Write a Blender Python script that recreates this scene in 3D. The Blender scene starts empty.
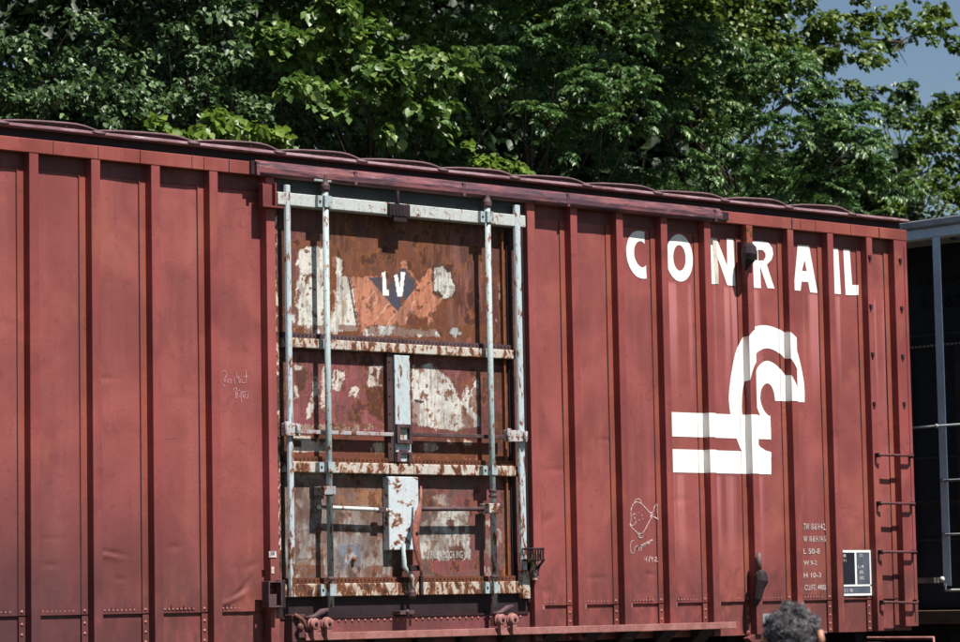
import bpy, bmesh, math, random
import numpy as np
from mathutils import Vector, Matrix
random.seed(7); rng = np.random.default_rng(11)
S = bpy.context.scene
COL = S.collection
# ------------------------------------------------------------------ camera
CX, CY, CZ = -11.1985, -17.2278, 0.0333
YAW, PIT, ROL, FPX = 0.728056, 0.0936955, -0.0187586, 3000.0
_f = np.array([math.sin(YAW)*math.cos(PIT), math.cos(YAW)*math.cos(PIT), math.sin(PIT)])
_r0 = np.array([math.cos(YAW), -math.sin(YAW), 0.0]); _u0 = np.cross(_r0, _f)
_r = math.cos(ROL)*_r0 + math.sin(ROL)*_u0
_u = -math.sin(ROL)*_r0 + math.cos(ROL)*_u0
cam = bpy.data.objects.new('camera', bpy.data.cameras.new('camera')); COL.objects.link(cam)
cam.matrix_world = Matrix(((_r[0], _u[0], -_f[0], CX), (_r[1], _u[1], -_f[1], CY), (_r[2], _u[2], -_f[2], CZ), (0, 0, 0, 1)))
cam.data.sensor_width = 36; cam.data.lens = 36*FPX/960; cam.data.clip_start = .5; cam.data.clip_end = 6000
cam.data.dof.use_dof = True; cam.data.dof.focus_distance = 21.5; cam.data.dof.aperture_fstop = 6.3
S.camera = cam
# ------------------------------------------------------------------ sky, sun, exposure
SUN = Vector((.08, -1.0, 1.72)).normalized()          # towards the sun
world = bpy.data.worlds.new("World"); S.world = world; world.use_nodes = True
wn = world.node_tree.nodes; wl = world.node_tree.links
sky = wn.new('ShaderNodeTexSky'); sky.sky_type = 'NISHITA'; sky.sun_disc = False
sky.sun_elevation = math.asin(SUN.z); sky.sun_rotation = math.atan2(SUN.x, SUN.y)
sky.altitude = 400; sky.air_density = 1.0; sky.dust_density = .6; sky.ozone_density = 1.4
bg = wn['Background']; bg.inputs[1].default_value = .05
wl.new(sky.outputs[0], bg.inputs[0])
sl = bpy.data.lights.new('sun', 'SUN'); sl.energy = 5.0; sl.angle = math.radians(.5); sl.color = (1, .955, .89)
so = bpy.data.objects.new('sun', sl); COL.objects.link(so)
so.rotation_euler = (-SUN).to_track_quat('-Z', 'Y').to_euler(); so.location = (0, -30, 50)
S.view_settings.view_transform = 'Standard'; S.view_settings.look = 'None'
S.view_settings.gamma = 1; S.view_settings.use_curve_mapping = False
S.view_settings.exposure = .70
S.render.engine = 'CYCLES'; S.cycles.diffuse_bounces = 1; S.cycles.max_bounces = 5
# ------------------------------------------------------------------ measuring helpers (pixel of the photo -> point on a real plane)
def B(px, py, y):
    d = _f + (px-480)/FPX*_r + (321-py)/FPX*_u
    t = (y-CY)/d[1]; return CX+t*d[0], CZ+t*d[2]
def BX(px, py, x):
    d = _f + (px-480)/FPX*_r + (321-py)/FPX*_u
    t = (x-CX)/d[0]; return CY+t*d[1], CZ+t*d[2]
def PROJ(P):
    d = P - np.array([CX, CY, CZ])
    w = d@_f
    return 480+FPX*(d@_r)/w, 321-FPX*(d@_u)/w
# ------------------------------------------------------------------ object helpers
ORG = {}
def tag(o, label=None, cat=None, group=None, kind=None):
    if label: o['label'] = label
    if cat: o['category'] = cat
    if group: o['group'] = group
    if kind: o['kind'] = kind
    return o
def thing(name, label, cat, loc=(0, 0, 0), group=None):
    o = bpy.data.objects.new(name, None); COL.objects.link(o); o.location = loc
    o.empty_display_size = .3
    ORG[o.name] = Vector(loc); return tag(o, label, cat, group)
class MB:
    def __init__(s): s.v = []; s.f = []; s.sm = []; s.mi = []; s.cur = 0
    def add(s, vs, fs, smooth=False):
        n = len(s.v); s.v += [tuple(v) for v in vs]; s.f += [tuple(i+n for i in f) for f in fs]; s.sm += [smooth]*len(fs); s.mi += [s.cur]*len(fs); return s
    def box(s, x0, x1, y0, y1, z0, z1):
        x0, x1 = sorted((x0, x1)); y0, y1 = sorted((y0, y1)); z0, z1 = sorted((z0, z1))
        return s.add([(x, y, z) for x in (x0, x1) for y in (y0, y1) for z in (z0, z1)],
                     [(0, 1, 3, 2), (4, 6, 7, 5), (0, 4, 5, 1), (2, 3, 7, 6), (0, 2, 6, 4), (1, 5, 7, 3)])
    def prism(s, prof, x0, x1, axis='x'):           # prof: list of 2d points; x: (y,z), y: (x,z), z: (x,y)
        n = len(prof)
        def P(a, b, c): return {'x': (c, a, b), 'y': (a, c, b), 'z': (a, b, c)}[axis]
        vs = [P(a, b, x0) for a, b in prof] + [P(a, b, x1) for a, b in prof]
        fs = [tuple(range(n)), tuple(range(2*n-1, n-1, -1))] + [(i, i+n, (i+1) % n+n, (i+1) % n) for i in range(n)]
        return s.add(vs, fs)
    def tube(s, pts, r, n=10, cap=True, flat=1.0, smooth=True):
        pts = [Vector(p) for p in pts]; k = len(pts)
        rs = r if isinstance(r, (list, tuple)) else [r]*k
        vs = []; a = None
        for i, p in enumerate(pts):
            t = (pts[min(i+1, k-1)]-pts[max(i-1, 0)]).normalized()
            if a is None:
                a = t.cross(Vector((0, 1, 0)) if abs(t.y) < .9 else Vector((1, 0, 0))).normalized()
            else: a = (a - t*a.dot(t)).normalized()
            b = t.cross(a)
            for j in range(n):
                q = 2*math.pi*j/n; vs.append(p + a*math.cos(q)*rs[i] + b*math.sin(q)*rs[i]*flat)
        fs = [(i*n+j, i*n+(j+1) % n, (i+1)*n+(j+1) % n, (i+1)*n+j) for i in range(k-1) for j in range(n)]
        s.add(vs, fs, smooth)
        if cap:
            m = len(s.v)-len(vs)
            s.f += [tuple(m+j for j in range(n-1, -1, -1)), tuple(m+(k-1)*n+j for j in range(n))]; s.sm += [False, False]; s.mi += [s.cur]*2
        return s
    def dome(s, c, r, h, d=(0, -1, 0), n=7):
        d = Vector(d); a = d.orthogonal().normalized(); b = d.cross(a); c = Vector(c); vs = []
        for rr, hh in ((r, 0), (r*.8, h*.6), (0, h)):
            if rr == 0: vs.append(c+d*h)
            else: vs += [c+a*math.cos(2*math.pi*j/n)*rr+b*math.sin(2*math.pi*j/n)*rr+d*hh for j in range(n)]
        fs = [(j, (j+1) % n, n+(j+1) % n, n+j) for j in range(n)] + [(n+j, n+(j+1) % n, 2*n) for j in range(n)]
        return s.add(vs, fs, True)
    def lathe(s, c, prof, axis=(0, 1, 0), n=20):    # prof: (r, along axis)
        d = Vector(axis).normalized(); a = d.orthogonal().normalized(); b = d.cross(a); c = Vector(c); k = len(prof)
        vs = [c+d*h+a*math.cos(2*math.pi*j/n)*r+b*math.sin(2*math.pi*j/n)*r for r, h in prof for j in range(n)]
        fs = [(i*n+j, i*n+(j+1) % n, (i+1)*n+(j+1) % n, (i+1)*n+j) for i in range(k-1) for j in range(n)]
        fs += [tuple(range(n-1, -1, -1)), tuple((k-1)*n+j for j in range(n))]
        return s.add(vs, fs, False)
def obj(name, mb, mat, parent=None, bevel=0, fixn=True, loc=None):
    org = ORG.get(parent.name, Vector((0, 0, 0))) if parent else Vector((0, 0, 0))
    if loc is not None: vorg = Vector(loc)
    elif parent: vorg = org
    else: vorg = Vector((0, 0, 0))
    me = bpy.data.meshes.new(name)
    me.from_pydata([(x-vorg.x, y-vorg.y, z-vorg.z) for x, y, z in mb.v], [], mb.f)
    me.polygons.foreach_set('use_smooth', mb.sm); me.polygons.foreach_set('material_index', mb.mi)
    if fixn:
        bm = bmesh.new(); bm.from_mesh(me); bmesh.ops.recalc_face_normals(bm, faces=bm.faces); bm.to_mesh(me); bm.free()
    for m_ in (mat if isinstance(mat, (list, tuple)) else [mat]): me.materials.append(m_)
    me.update()
    o = bpy.data.objects.new(name, me); COL.objects.link(o)
    if parent: o.parent = parent
    o.location = vorg-org if parent else vorg
    ORG[o.name] = vorg
    if bevel:
        m = o.modifiers.new('bevel', 'BEVEL'); m.width = bevel; m.segments = 2; m.limit_method = 'ANGLE'; m.angle_limit = math.radians(40)
    return o
def each(name, mbs, mat, parent, bevel=0):                # one object for every piece
    return [obj(name, m, mat, parent, bevel) for m in mbs]
def rawmesh(name, V, F, mat, loc=(0, 0, 0), parent=None, smooth=False):   # numpy V (n,3) local, F (m,k)
    me = bpy.data.meshes.new(name); n, k = F.shape
    me.vertices.add(len(V)); me.vertices.foreach_set('co', np.ascontiguousarray(V, dtype=np.float32).ravel())
    me.loops.add(n*k); me.loops.foreach_set('vertex_index', np.ascontiguousarray(F, dtype=np.int32).ravel())
    me.polygons.add(n); me.polygons.foreach_set('loop_start', np.arange(0, n*k, k, dtype=np.int32))
    me.update(calc_edges=True)
    if smooth: me.polygons.foreach_set('use_smooth', np.ones(n, dtype=bool))
    me.materials.append(mat)
    o = bpy.data.objects.new(name, me); COL.objects.link(o); o.location = loc
    if parent: o.parent = parent
    return o
# ------------------------------------------------------------------ materials
class NT:
    def __init__(s, name):
        s.m = bpy.data.materials.new(name); s.m.use_nodes = True; s.t = s.m.node_tree; s.n = s.t.nodes
        s.b = s.n['Principled BSDF']; s.out = s.n['Material Output']
        s.pos = s.n.new('ShaderNodeNewGeometry').outputs['Position']
    def L(s, a, b): s.t.links.new(a, b)
    def noise(s, scale, detail=6, rough=.6, dist=0, off=0):
        mp = s.n.new('ShaderNodeMapping'); mp.inputs['Scale'].default_value = scale if hasattr(scale, '__len__') else (scale,)*3
        mp.inputs['Location'].default_value = (off*3.1, off*7.7, off*5.3); s.L(s.pos, mp.inputs[0])
        t = s.n.new('ShaderNodeTexNoise'); t.inputs['Scale'].default_value = 1; t.inputs['Detail'].default_value = detail
        t.inputs['Roughness'].default_value = rough; t.inputs['Distortion'].default_value = dist; s.L(mp.outputs[0], t.inputs['Vector']); return t.outputs['Fac']
    def ramp(s, v, lo, hi, a=0., b=1., smooth=True):
        r = s.n.new('ShaderNodeMapRange'); r.interpolation_type = 'SMOOTHSTEP' if smooth else 'LINEAR'
        s.L(v, r.inputs[0])
        for i, q in ((1, lo), (2, hi), (3, a), (4, b)): r.inputs[i].default_value = q
        return r.outputs[0]
    def mul(s, a, b, op='MULTIPLY'):
        q = s.n.new('ShaderNodeMath'); q.operation = op
        for i, v in ((0, a), (1, b)):
            if isinstance(v, (int, float)): q.inputs[i].default_value = v
            else: s.L(v, q.inputs[i])
        return q.outputs[0]
    def mix(s, f, a, b, mode='MIX'):
        q = s.n.new('ShaderNodeMix'); q.data_type = 'RGBA'; q.blend_type = mode
        for i, v in ((0, f), (6, a), (7, b)):
            if isinstance(v, (int, float)): q.inputs[i].default_value = v
            elif isinstance(v, tuple): q.inputs[i].default_value = v+(1,) if len(v) == 3 else v
            else: s.L(v, q.inputs[i])
        return q.outputs[2]
    def axis(s, k):
        q = s.n.new('ShaderNodeSeparateXYZ'); s.L(s.pos, q.inputs[0]); return q.outputs[k]
    def bump(s, h, dist=.01, strength=.5):
        q = s.n.new('ShaderNodeBump'); q.inputs['Distance'].default_value = dist; q.inputs['Strength'].default_value = strength
        s.L(h, q.inputs['Height']); s.L(q.outputs[0], s.b.inputs['Normal'])
    def done(s, col, rough=.6, spec=.3, metal=0):
        if isinstance(col, tuple): s.b.inputs['Base Color'].default_value = col+(1,)
        else: s.L(col, s.b.inputs['Base Color'])
        if isinstance(rough, (int, float)): s.b.inputs['Roughness'].default_value = rough
        else: s.L(rough, s.b.inputs['Roughness'])
        s.b.inputs['Specular IOR Level'].default_value = spec; s.b.inputs['Metallic'].default_value = metal
        return s.m
def mat_red(name, base, chalk=False, dirt=.5, pink=(.38, .115, .11)):
    t = NT(name); c = base
    dk = tuple(v*.62 for v in base)
    c = t.mix(t.mul(t.ramp(t.noise((1.5, 1.5, 1.3), 4, .5, .6), .38, .62), .85), base, dk)
    c = t.mix(t.mul(t.ramp(t.noise((6, 6, .5), 4, .6), .45, .75), .38), c, pink)
    c = t.mix(t.mul(t.ramp(t.noise((20, 20, .9), 3, .6, off=2), .55, .8), .22), c, dk)
    c = t.mix(t.ramp(t.noise((60, 60, 60), 3, .7, off=1), .30, .70, 0, .34), c, dk)
    c = t.mix(t.mul(t.ramp(t.noise((3.2, 3.2, 4.5), 4, .55, .4, off=8), .50, .72), .6), c, tuple(v*.7 for v in base))
    c = t.mix(t.mul(t.ramp(t.noise((22, 22, 12), 5, .65, 1.2, off=3), .70, .76), dirt), c, (.05, .022, .022))
    c = t.mix(t.mul(t.ramp(t.noise((7, 7, 7), 6, .7, 1.5, off=12), .58, .66), .42), c, tuple(v*.45 for v in base))
    c = t.mix(t.mul(t.ramp(t.noise((4, 4, 26), 5, .7, .6, off=13), .64, .70), .45), c, (.07, .025, .022))
    c = t.mix(t.mul(t.ramp(t.noise((70, 70, 1.6), 4, .7, .3, off=14), .62, .72), .40), c, tuple(v*.5 for v in base))
    c = t.mix(t.mul(t.ramp(t.noise((2.3, 2.3, 1.6), 5, .6, .4, off=15), .52, .68), .40), c, (.33, .105, .07))
    # grime low on the side
    low = t.ramp(t.axis(2), .62, -.05)
    c = t.mix(t.mul(t.mul(low, t.ramp(t.noise((5, 5, 3), 5, .7, off=5), .34, .60)), .70), c, (.085, .032, .030))
    lf = t.mul(t.ramp(t.axis(0), 2.6, -.6), t.ramp(t.axis(2), 1.5, -.1))  # lower left: dirt plus a lens vignette painted into the colour
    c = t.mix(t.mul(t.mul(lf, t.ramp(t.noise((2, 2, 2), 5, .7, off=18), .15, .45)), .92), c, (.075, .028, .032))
    if chalk:
        zz = t.mul(t.ramp(t.axis(2), 2.64, 2.60), t.ramp(t.axis(2), 1.5, 2.6))
        xx = t.ramp(t.axis(0), 5.7, 5.75)
        st = t.ramp(t.noise((7.5, 7.5, .12), 2, .5, off=9), .47, .60)
        c = t.mix(t.mul(t.mul(t.mul(zz, xx), st), .75), c, (.50, .19, .19))
        z2 = t.mul(t.ramp(t.axis(2), 1.06, 1.03), t.ramp(t.axis(2), .1, 1.0))
        x2 = t.mul(t.ramp(t.axis(0), 6.2, 6.24), t.ramp(t.axis(0), 7.45, 7.40))
        c = t.mix(t.mul(t.mul(t.mul(z2, x2), t.ramp(t.noise((10, 10, .12), 3, .5, off=4), .42, .6)), .6), c, (.46, .17, .17))
    t.bump(t.noise((45, 45, 45), 4, .7), .003, .35)
    return t.done(c, t.ramp(t.noise(5, 4, .6, off=6), .3, .7, .48, .68), .32)
def mat_worn(name, base, rust=(.13, .045, .02), amount=.5, scale=(14, 14, 9), rust2=(.30, .11, .04), streak=.5, rough=.55, dark=(.045, .02, .015), low=0):
    t = NT(name); n1 = t.noise(scale, 7, .68, .5, off=1); th = .72-.32*amount
    c = t.mix(t.ramp(t.noise((3, 3, 2), 4, .6), .35, .7, 0, .35), base, tuple(v*.82 for v in base))
    n1 = t.mul(n1, t.mul(t.ramp(t.axis(2), 1.6, .0), low), 'ADD') if low else n1
    c = t.mix(t.mul(t.ramp(t.noise((50, 50, 3), 4, .6, off=4), .5, .75), streak), c, tuple(b*.6+r*.4 for b, r in zip(base, rust2)))
    c = t.mix(t.ramp(n1, th-.05, th, 0, .75), c, rust2)
    c = t.mix(t.ramp(n1, th-.005, th+.02), c, rust)
    c = t.mix(t.ramp(n1, th+.08, th+.13), c, dark)
    c = t.mix(t.mul(t.ramp(t.noise((90, 90, 14), 5, .7, .3, off=21), .60, .68), min(1, .35+amount)), c, rust)
    c = t.mix(t.ramp(t.noise((24, 24, 24), 6, .75, .8, off=22), .50, .75, 0, .5), c, tuple(v*.45 for v in base))
    t.bump(t.mul(n1, t.noise(70, 3, .6, off=3), 'ADD'), .003, .5)
    return t.done(c, rough, .3)
def mat_plain(name, base, var=.35, scale=6., rough=.6, spec=.3, metal=0, b=.3, second=None):
    t = NT(name)
    c = t.mix(t.ramp(t.noise(scale, 6, .65, .4), .35, .68, 0, 1), base, second or tuple(v*(1-var) for v in base))
    c = t.mix(t.ramp(t.noise(scale*9, 3, .6, off=2), .4, .75, 0, .3), c, tuple(v*.5 for v in base))
    if b: t.bump(t.noise(scale*8, 4, .7), .004, b)
    return t.done(c, rough, spec, metal)
RED = (.268, .064, .051)
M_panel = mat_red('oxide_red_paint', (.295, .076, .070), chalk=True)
M_rib = mat_red('rib_red_paint', (.285, .064, .060), dirt=.45, pink=(.38, .11, .11))
M_chord = mat_red('chord_red_paint', (.27, .064, .052), dirt=.8)
M_jamb = mat_red('jamb_pink_paint', (.34, .085, .08), dirt=.4)
M_white = None
def mat_lettering():
    t = NT('white_lettering_paint')
    c = t.mix(t.ramp(t.noise((30, 30, 2), 4, .6), .5, .8, 0, .3), (.82, .80, .77), (.62, .48, .46))
    c = t.mix(t.ramp(t.noise(40, 5, .7, off=3), .70, .74, 0, .6), c, (.5, .2, .18))
    return t.done(c, .55, .3)
M_letter = mat_lettering()
M_rod = mat_worn('pale_blue_white_paint', (.35, .43, .44), amount=.40, scale=(34, 34, 12), streak=.15, low=.05)
M_post = mat_worn('white_post_paint', (.46, .53, .56), amount=.40, scale=(28, 28, 8), streak=.25, low=.09)
M_bar = mat_worn('rusty_white_bar', (.50, .47, .43), amount=.62, scale=(15, 15, 9), streak=1., rust2=(.36, .17, .07))
M_bar2 = mat_worn('rusty_white_bar_heavy', (.46, .43, .39), amount=.72, scale=(15, 15, 8), streak=1., rust2=(.36, .17, .07))
M_topbar = mat_worn('white_top_bar', (.47, .50, .49), amount=.36, scale=(16, 16, 16), streak=.5)
M_dark = mat_plain('grimy_steel_and_shade', (.035, .022, .026), rough=.6, spec=.2)  # steel parts, and the painted shade of the eave band
M_iron = mat_plain('weathered_purple_steel', (.11, .065, .068), var=.5, scale=9, second=(.05, .025, .028))
M_rust = mat_plain('rust_brown', (.16, .05, .022), var=.5, scale=14, rough=.8)
M_pink = mat_plain('faded_rust_pink', (.36, .16, .145), var=.35, scale=8, second=(.24, .09, .08))
M_hood = None
def mat_hood():
    t = NT('door_track_hood')
    c = t.mix(t.ramp(t.noise((2.2, 6, 12), 5, .7), .42, .6), (.085, .040, .054), (.19, .068, .072))
    c = t.mix(t.ramp(t.noise((3, 3, 30), 6, .7, off=2), .50, .60), c, (.05, .025, .036))
    c = t.mix(t.ramp(t.noise((5, 5, 40), 5, .7, off=7), .60, .68, 0, .8), c, (.24, .14, .17))
    t.bump(t.noise(40, 4, .7), .004, .4); return t.done(c, .5, .35)
M_hood = mat_hood()
def mat_roofedge():
    t = NT('roof_edge_weathered')
    c = t.mix(t.ramp(t.noise((3, 8, 20), 5, .7), .4, .6), (.17, .08, .095), (.31, .20, .22))
    c = t.mix(t.ramp(t.noise((4, 8, 30), 6, .7, off=2), .55, .64), c, (.10, .045, .05))
    c = t.mix(t.ramp(t.noise((1.6, 8, 16), 4, .7, off=8), .62, .66), c, (.55, .50, .47))
    t.bump(t.noise(40, 4, .7), .004, .4); return t.done(c, .5, .35)
M_roofedge = mat_roofedge()
M_roof = mat_plain('roof_dark_rust', (.11, .045, .045), var=.5, scale=5, second=(.20, .12, .11))
M_under = mat_plain('black_underframe', (.018, .014, .016), rough=.8, spec=.1)
# ------------------------------------------------------------------ numpy noise
def vnoise(x, y, seed=0):
    xi = np.floor(x).astype(np.int64); yi = np.floor(y).astype(np.int64); xf = x-xi; yf = y-yi
    def h(a, b):
        v = (a*374761393 + b*668265263 + seed*974634777) & 0xffffffff
        v = ((v ^ (v >> 13))*1274126177) & 0xffffffff; v = v ^ (v >> 16); return (v & 0xffff)/65535.
    u = xf*xf*(3-2*xf); w = yf*yf*(3-2*yf)
    return (h(xi, yi)*(1-u)+h(xi+1, yi)*u)*(1-w)+(h(xi, yi+1)*(1-u)+h(xi+1, yi+1)*u)*w
def fbm(x, y, seed=0, o=4):
    s = 0; a = .5; t = 0
    for k in range(o): s = s+a*vnoise(x*2**k, y*2**k, seed+k*17); t += a; a *= .55
    return s/t
def inpoly(px, py, poly):
    r = np.zeros(px.shape, bool); n = len(poly)
    for i in range(n):
        x1, y1 = poly[i]; x2, y2 = poly[(i+1) % n]
        if y1 == y2: continue
        c = ((y1 > py) != (y2 > py)) & (px < (x2-x1)*(py-y1)/(y2-y1)+x1); r ^= c
    return r
exec_order = []
# ================================================================== LARGE STRUCTURE
GZ = -1.62
# ground
def grid(x0, x1, y0, y1, nx, ny, zf):
    X, Y = np.meshgrid(np.linspace(x0, x1, nx), np.linspace(y0, y1, ny)); V = np.stack([X.ravel(), Y.ravel(), zf(X, Y).ravel()], 1)
    i = np.arange(nx-1)[None, :]+np.arange(ny-1)[:, None]*nx; i = i.ravel()
    return V, np.stack([i, i+1, i+nx+1, i+nx], 1)
def mat_ground():
    t = NT('dry_grass_and_dirt'); c = t.mix(t.ramp(t.noise(.25, 6, .6), .4, .6), (.04, .05, .018), (.075, .06, .04))
    c = t.mix(t.ramp(t.noise(6, 6, .7, off=3), .4, .7, 0, .5), c, (.04, .05, .02)); t.bump(t.noise(9, 6, .7), .05, .6); return t.done(c, .9, .1)
V, F = grid(-3000, 3000, -3000, 3000, 60, 60, lambda X, Y: 0*X)
tag(rawmesh('ground', V, F, mat_ground(), (0, 0, GZ)), 'dry dirt and grass ground beside the track', kind='structure')
def mat_ballast():
    t = NT('track_ballast'); v = t.n.new('ShaderNodeTexVoronoi'); v.inputs['Scale'].default_value = 22; t.L(t.pos, v.inputs['Vector'])
    c = t.mix(t.ramp(t.noise(2, 4, .6), .4, .6), (.07, .062, .055), (.11, .092, .08)); c = t.mix(t.ramp(v.outputs['Distance'], 0, .6, 0, .8), c, (.05, .045, .04))
    t.bump(v.outputs['Distance'], .03, .8); return t.done(c, .9, .15)
bm_ = MB().prism([(-1.6, GZ+.004), (-.35, GZ+.24), (3.35, GZ+.24), (4.6, GZ+.004)], -120, 160)
tag(obj('ballast', bm_, mat_ballast()), 'grey stone ballast under the freight cars', kind='structure')
RY = (.78, 2.22); RT = GZ+.24+.15+.06
r_ = MB()
for y in RY:
    r_.prism([(y-.07, RT-.17), (y-.07, RT-.155), (y-.012, RT-.13), (y-.012, RT-.045), (y-.036, RT-.03), (y-.036, RT), (y+.036, RT), (y+.036, RT-.03), (y+.012, RT-.045), (y+.012, RT-.13), (y+.07, RT-.155), (y+.07, RT-.17)], -120, 160)
for k in range(-60, 90): r_.box(k*.55, k*.55+.22, .2, 2.8, RT-.30, RT-.172)
tag(obj('rail_track', r_, mat_plain('rail_and_tie', (.09, .06, .045))), 'steel rails on wooden ties under the freight cars', kind='structure')
# ------------------------------------------------------------------ boxcar
DP = .075                       # depth of the side posts
W = .5072; R0 = 5.0705          # post spacing, first post right of the door
XL, XR = -2.40, 9.16
car = thing('boxcar', 'faded oxide red boxcar with white CONRAIL lettering and a rusty pale door', 'boxcar', (3.38, 1.5, GZ+.24))
LRIB = [i*W for i in range(-4, 4)]; RRIB = [R0+i*W for i in range(0, 8)]
# corner to corner body behind the skin (ends, far side, floor)
b = MB()
b.box(XL+.03, XR-.03, .03, 2.97, -.26, 3.30)
obj('body_core', b, mat_red('end_wall_paint', tuple(v*.9 for v in RED)), car)
# dented side skin
def skin(x0, x1, seed):
    nx = int((x1-x0)/.012); nz = 190; X, Z = np.meshgrid(np.linspace(x0, x1, nx), np.linspace(.004, 3.17, nz))
    d = (fbm(X*1.5, Z*1.1, seed, 3)-.5)*.020+(fbm(X*4.2, Z*2.2, seed+5, 2)-.5)*.0045
    rx = ((X/W) % 1.0) if seed == 1 else (((X-R0)/W) % 1.0)
    pin = np.clip(np.minimum(rx, 1-rx)/.3, 0, 1); d = d*pin
    def dent(cx, cz, sx, sz, a, tilt=0):
        return a*np.exp(-(((X-cx)/sx)**2+((Z-cz-(X-cx)*tilt)/sz)**2))
    if seed == 1:
        for (px, py, sx, sz, a, tl) in ((112, 553, .10, .012, .010, -.15), (108, 556, .11, .014, -.010, -.15), (50, 565, .06, .010, .008, 0), (119, 579, .05, .010, .008, -.1),
                                        (240, 592, .07, .012, .012, .5), (232, 600, .10, .012, -.012, .35), (245, 585, .05, .02, .010, .8), (225, 608, .05, .010, .010, .2), (100, 378, .14, .012, .006, 0),
                                        (175, 547, .05, .02, .006, 0), (250, 566, .06, .02, .006, .3), (52, 538, .12, .008, .004, 0)):
            cx, cz = B(px, py, 0); d = d+dent(cx, cz, sx, sz, a, tl)
    else:
        for (px, py, sx, sz, a, tl) in ((597, 578, .12, .012, .007, 0), (545, 592, .06, .03, .007, 0), (650, 574, .06, .012, .007, -.1), (556, 470, .12, .02, .005, 0), (606, 440, .1, .01, .005, 0),
                                        (680, 500, .14, .03, .004, 0), (548, 520, .08, .04, .006, .4)):
            cx, cz = B(px, py, 0); d = d+dent(cx, cz, sx, sz, a, tl)
    V = np.stack([X.ravel()-3.38, d.ravel()-1.5, Z.ravel()-(GZ+.24)], 1)
    i = (np.arange(nx-1)[None, :]+np.arange(nz-1)[:, None]*nx).ravel()
    return V, np.stack([i, i+1, i+nx+1, i+nx], 1)
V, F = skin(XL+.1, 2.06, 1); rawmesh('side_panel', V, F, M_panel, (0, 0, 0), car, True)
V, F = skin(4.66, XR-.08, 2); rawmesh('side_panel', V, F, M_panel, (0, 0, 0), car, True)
# sill with the rivet row and weld ticks of the seam
M_rv0 = mat_plain('seam_rivet_highlight', (.36, .14, .13))  # paler than the sill: sunlit highlights put into the rivet colour
for x0, x1, rr in ((XL, 2.12, LRIB), (4.60, XR, [4.60]+RRIB[:-1])):
    b = MB(); b.box(x0, x1, .012, .05, -.275, 0)
    for x in rr:
        for k in range(8 if x != 4.60 else 5):
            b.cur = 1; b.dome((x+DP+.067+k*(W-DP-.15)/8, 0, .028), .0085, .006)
            b.cur = 2; b.box(x+DP+.048+k*(W-DP-.15)/8, x+DP+.0515+k*(W-DP-.15)/8, -.0030, 0.001, .012, random.uniform(.028, .062))
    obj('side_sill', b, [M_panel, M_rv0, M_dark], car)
# the lap shadow strip along the seam
for x0, x1 in ((XL, 2.03), (4.69, XR)):
    obj('seam_lap', MB().box(x0, x1, -.004, .0105, .0035, .0110), M_rib, car)
# stepped plate under the top chord
for x0, x1 in ((XL, 2.03), (4.69, XR-.17)):
    obj('head_strip', MB().box(x0, x1, -.007, .01, 3.045, 3.149), mat_red('head_strip_paint', (.16, .045, .045)), car)
# lap flanges and grooves left of every post
M_fl = mat_red('flange_paint', (.30, .075, .055), pink=(.40, .14, .10)); M_gr = mat_plain('groove_shadow_steel', (.05, .02, .02)); M_rv = mat_plain('rivet_highlights', (.42, .17, .16))  # rivets paler than the flange, highlights put into their colour
for x in LRIB+RRIB+[XR-.18]:
    b = MB(); b.box(x-.052, x+.002, -.006, .005, .006, 3.045)
    b.box(x-.052, x+.002, -.006, .012, -.27, -.004).box(x-.0605, x-.0525, -.010, .004, 3.028, 3.05)
    b.cur = 1; b.box(x-.0595, x-.0525, -.0045, .004, .006, 3.027)
    b.cur = 2
    if x in LRIB or x in RRIB:
        for z in (.030, -.055, -.125, -.195, -.25): b.dome((x-.028, -.005, z), .012, .009)
    obj('lap_flange', b, [M_fl, M_gr, M_rv], car)
# hat section posts
def rib_mb(x, w=.078):
    return MB().prism([(x, .004), (x+.004, -DP), (x+w, -DP), (x+w+.010, .004)], -.272, 3.152, 'z')
ribs = []
proto = None
for x in LRIB[:-0 or None]+RRIB:
    if proto is None: proto = o = obj('side_post', rib_mb(0), M_rib, car, .004, loc=(0, 0, 0))
    else: o = proto.copy(); COL.objects.link(o); o.parent = car
    o.location = (x-3.38, -1.5, -(GZ+.24)); ribs.append(o)
for x, w in ((2.030, .083), (4.603, .085)):
    obj('door_jamb_post', rib_mb(x, w), M_jamb, car, .004)
b = MB().prism([(XR-.175, .004), (XR-.171, -DP), (XR, -DP), (XR, .06), (XR-.02, .06)], -.24, 3.152, 'z')
obj('corner_post', b, M_rib, car, .004)
b = MB().box(XR-.045, XR-.041, -DP-.003, -DP+.01, -.2, 3.1); obj('corner_seam', b, M_dark, car)
obj('corner_post', MB().box(XL, XL+.17, -DP, .06, -.24, 3.152), M_rib, car, .004)
# little feet at the bottom of the panels by the posts (right half)
for x in RRIB[:4]+[4.62]: obj('panel_clip', MB().box(x+.080, x+.15, -.012, .01, -.03, .008), M_pink, car, .002)
# top chord
b = MB().prism([(-DP-.004, 3.150), (-DP-.004, 3.246), (-.045, 3.252), (.03, 3.252), (.03, 3.150)], XL, XR+.003)
obj('top_chord', b, M_chord, car, .004)
b = MB()
for px in (53, 98, 140, 192, 204, 229, 791, 800, 815, 850, 878):
    x, z = B(px, 225, -DP); w = random.choice((.006, .012, .02)); obj('chord_joint', MB().box(x, x+w*.6, -DP-.0065, -DP, 3.1505, 3.243), M_dark, car)
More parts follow.
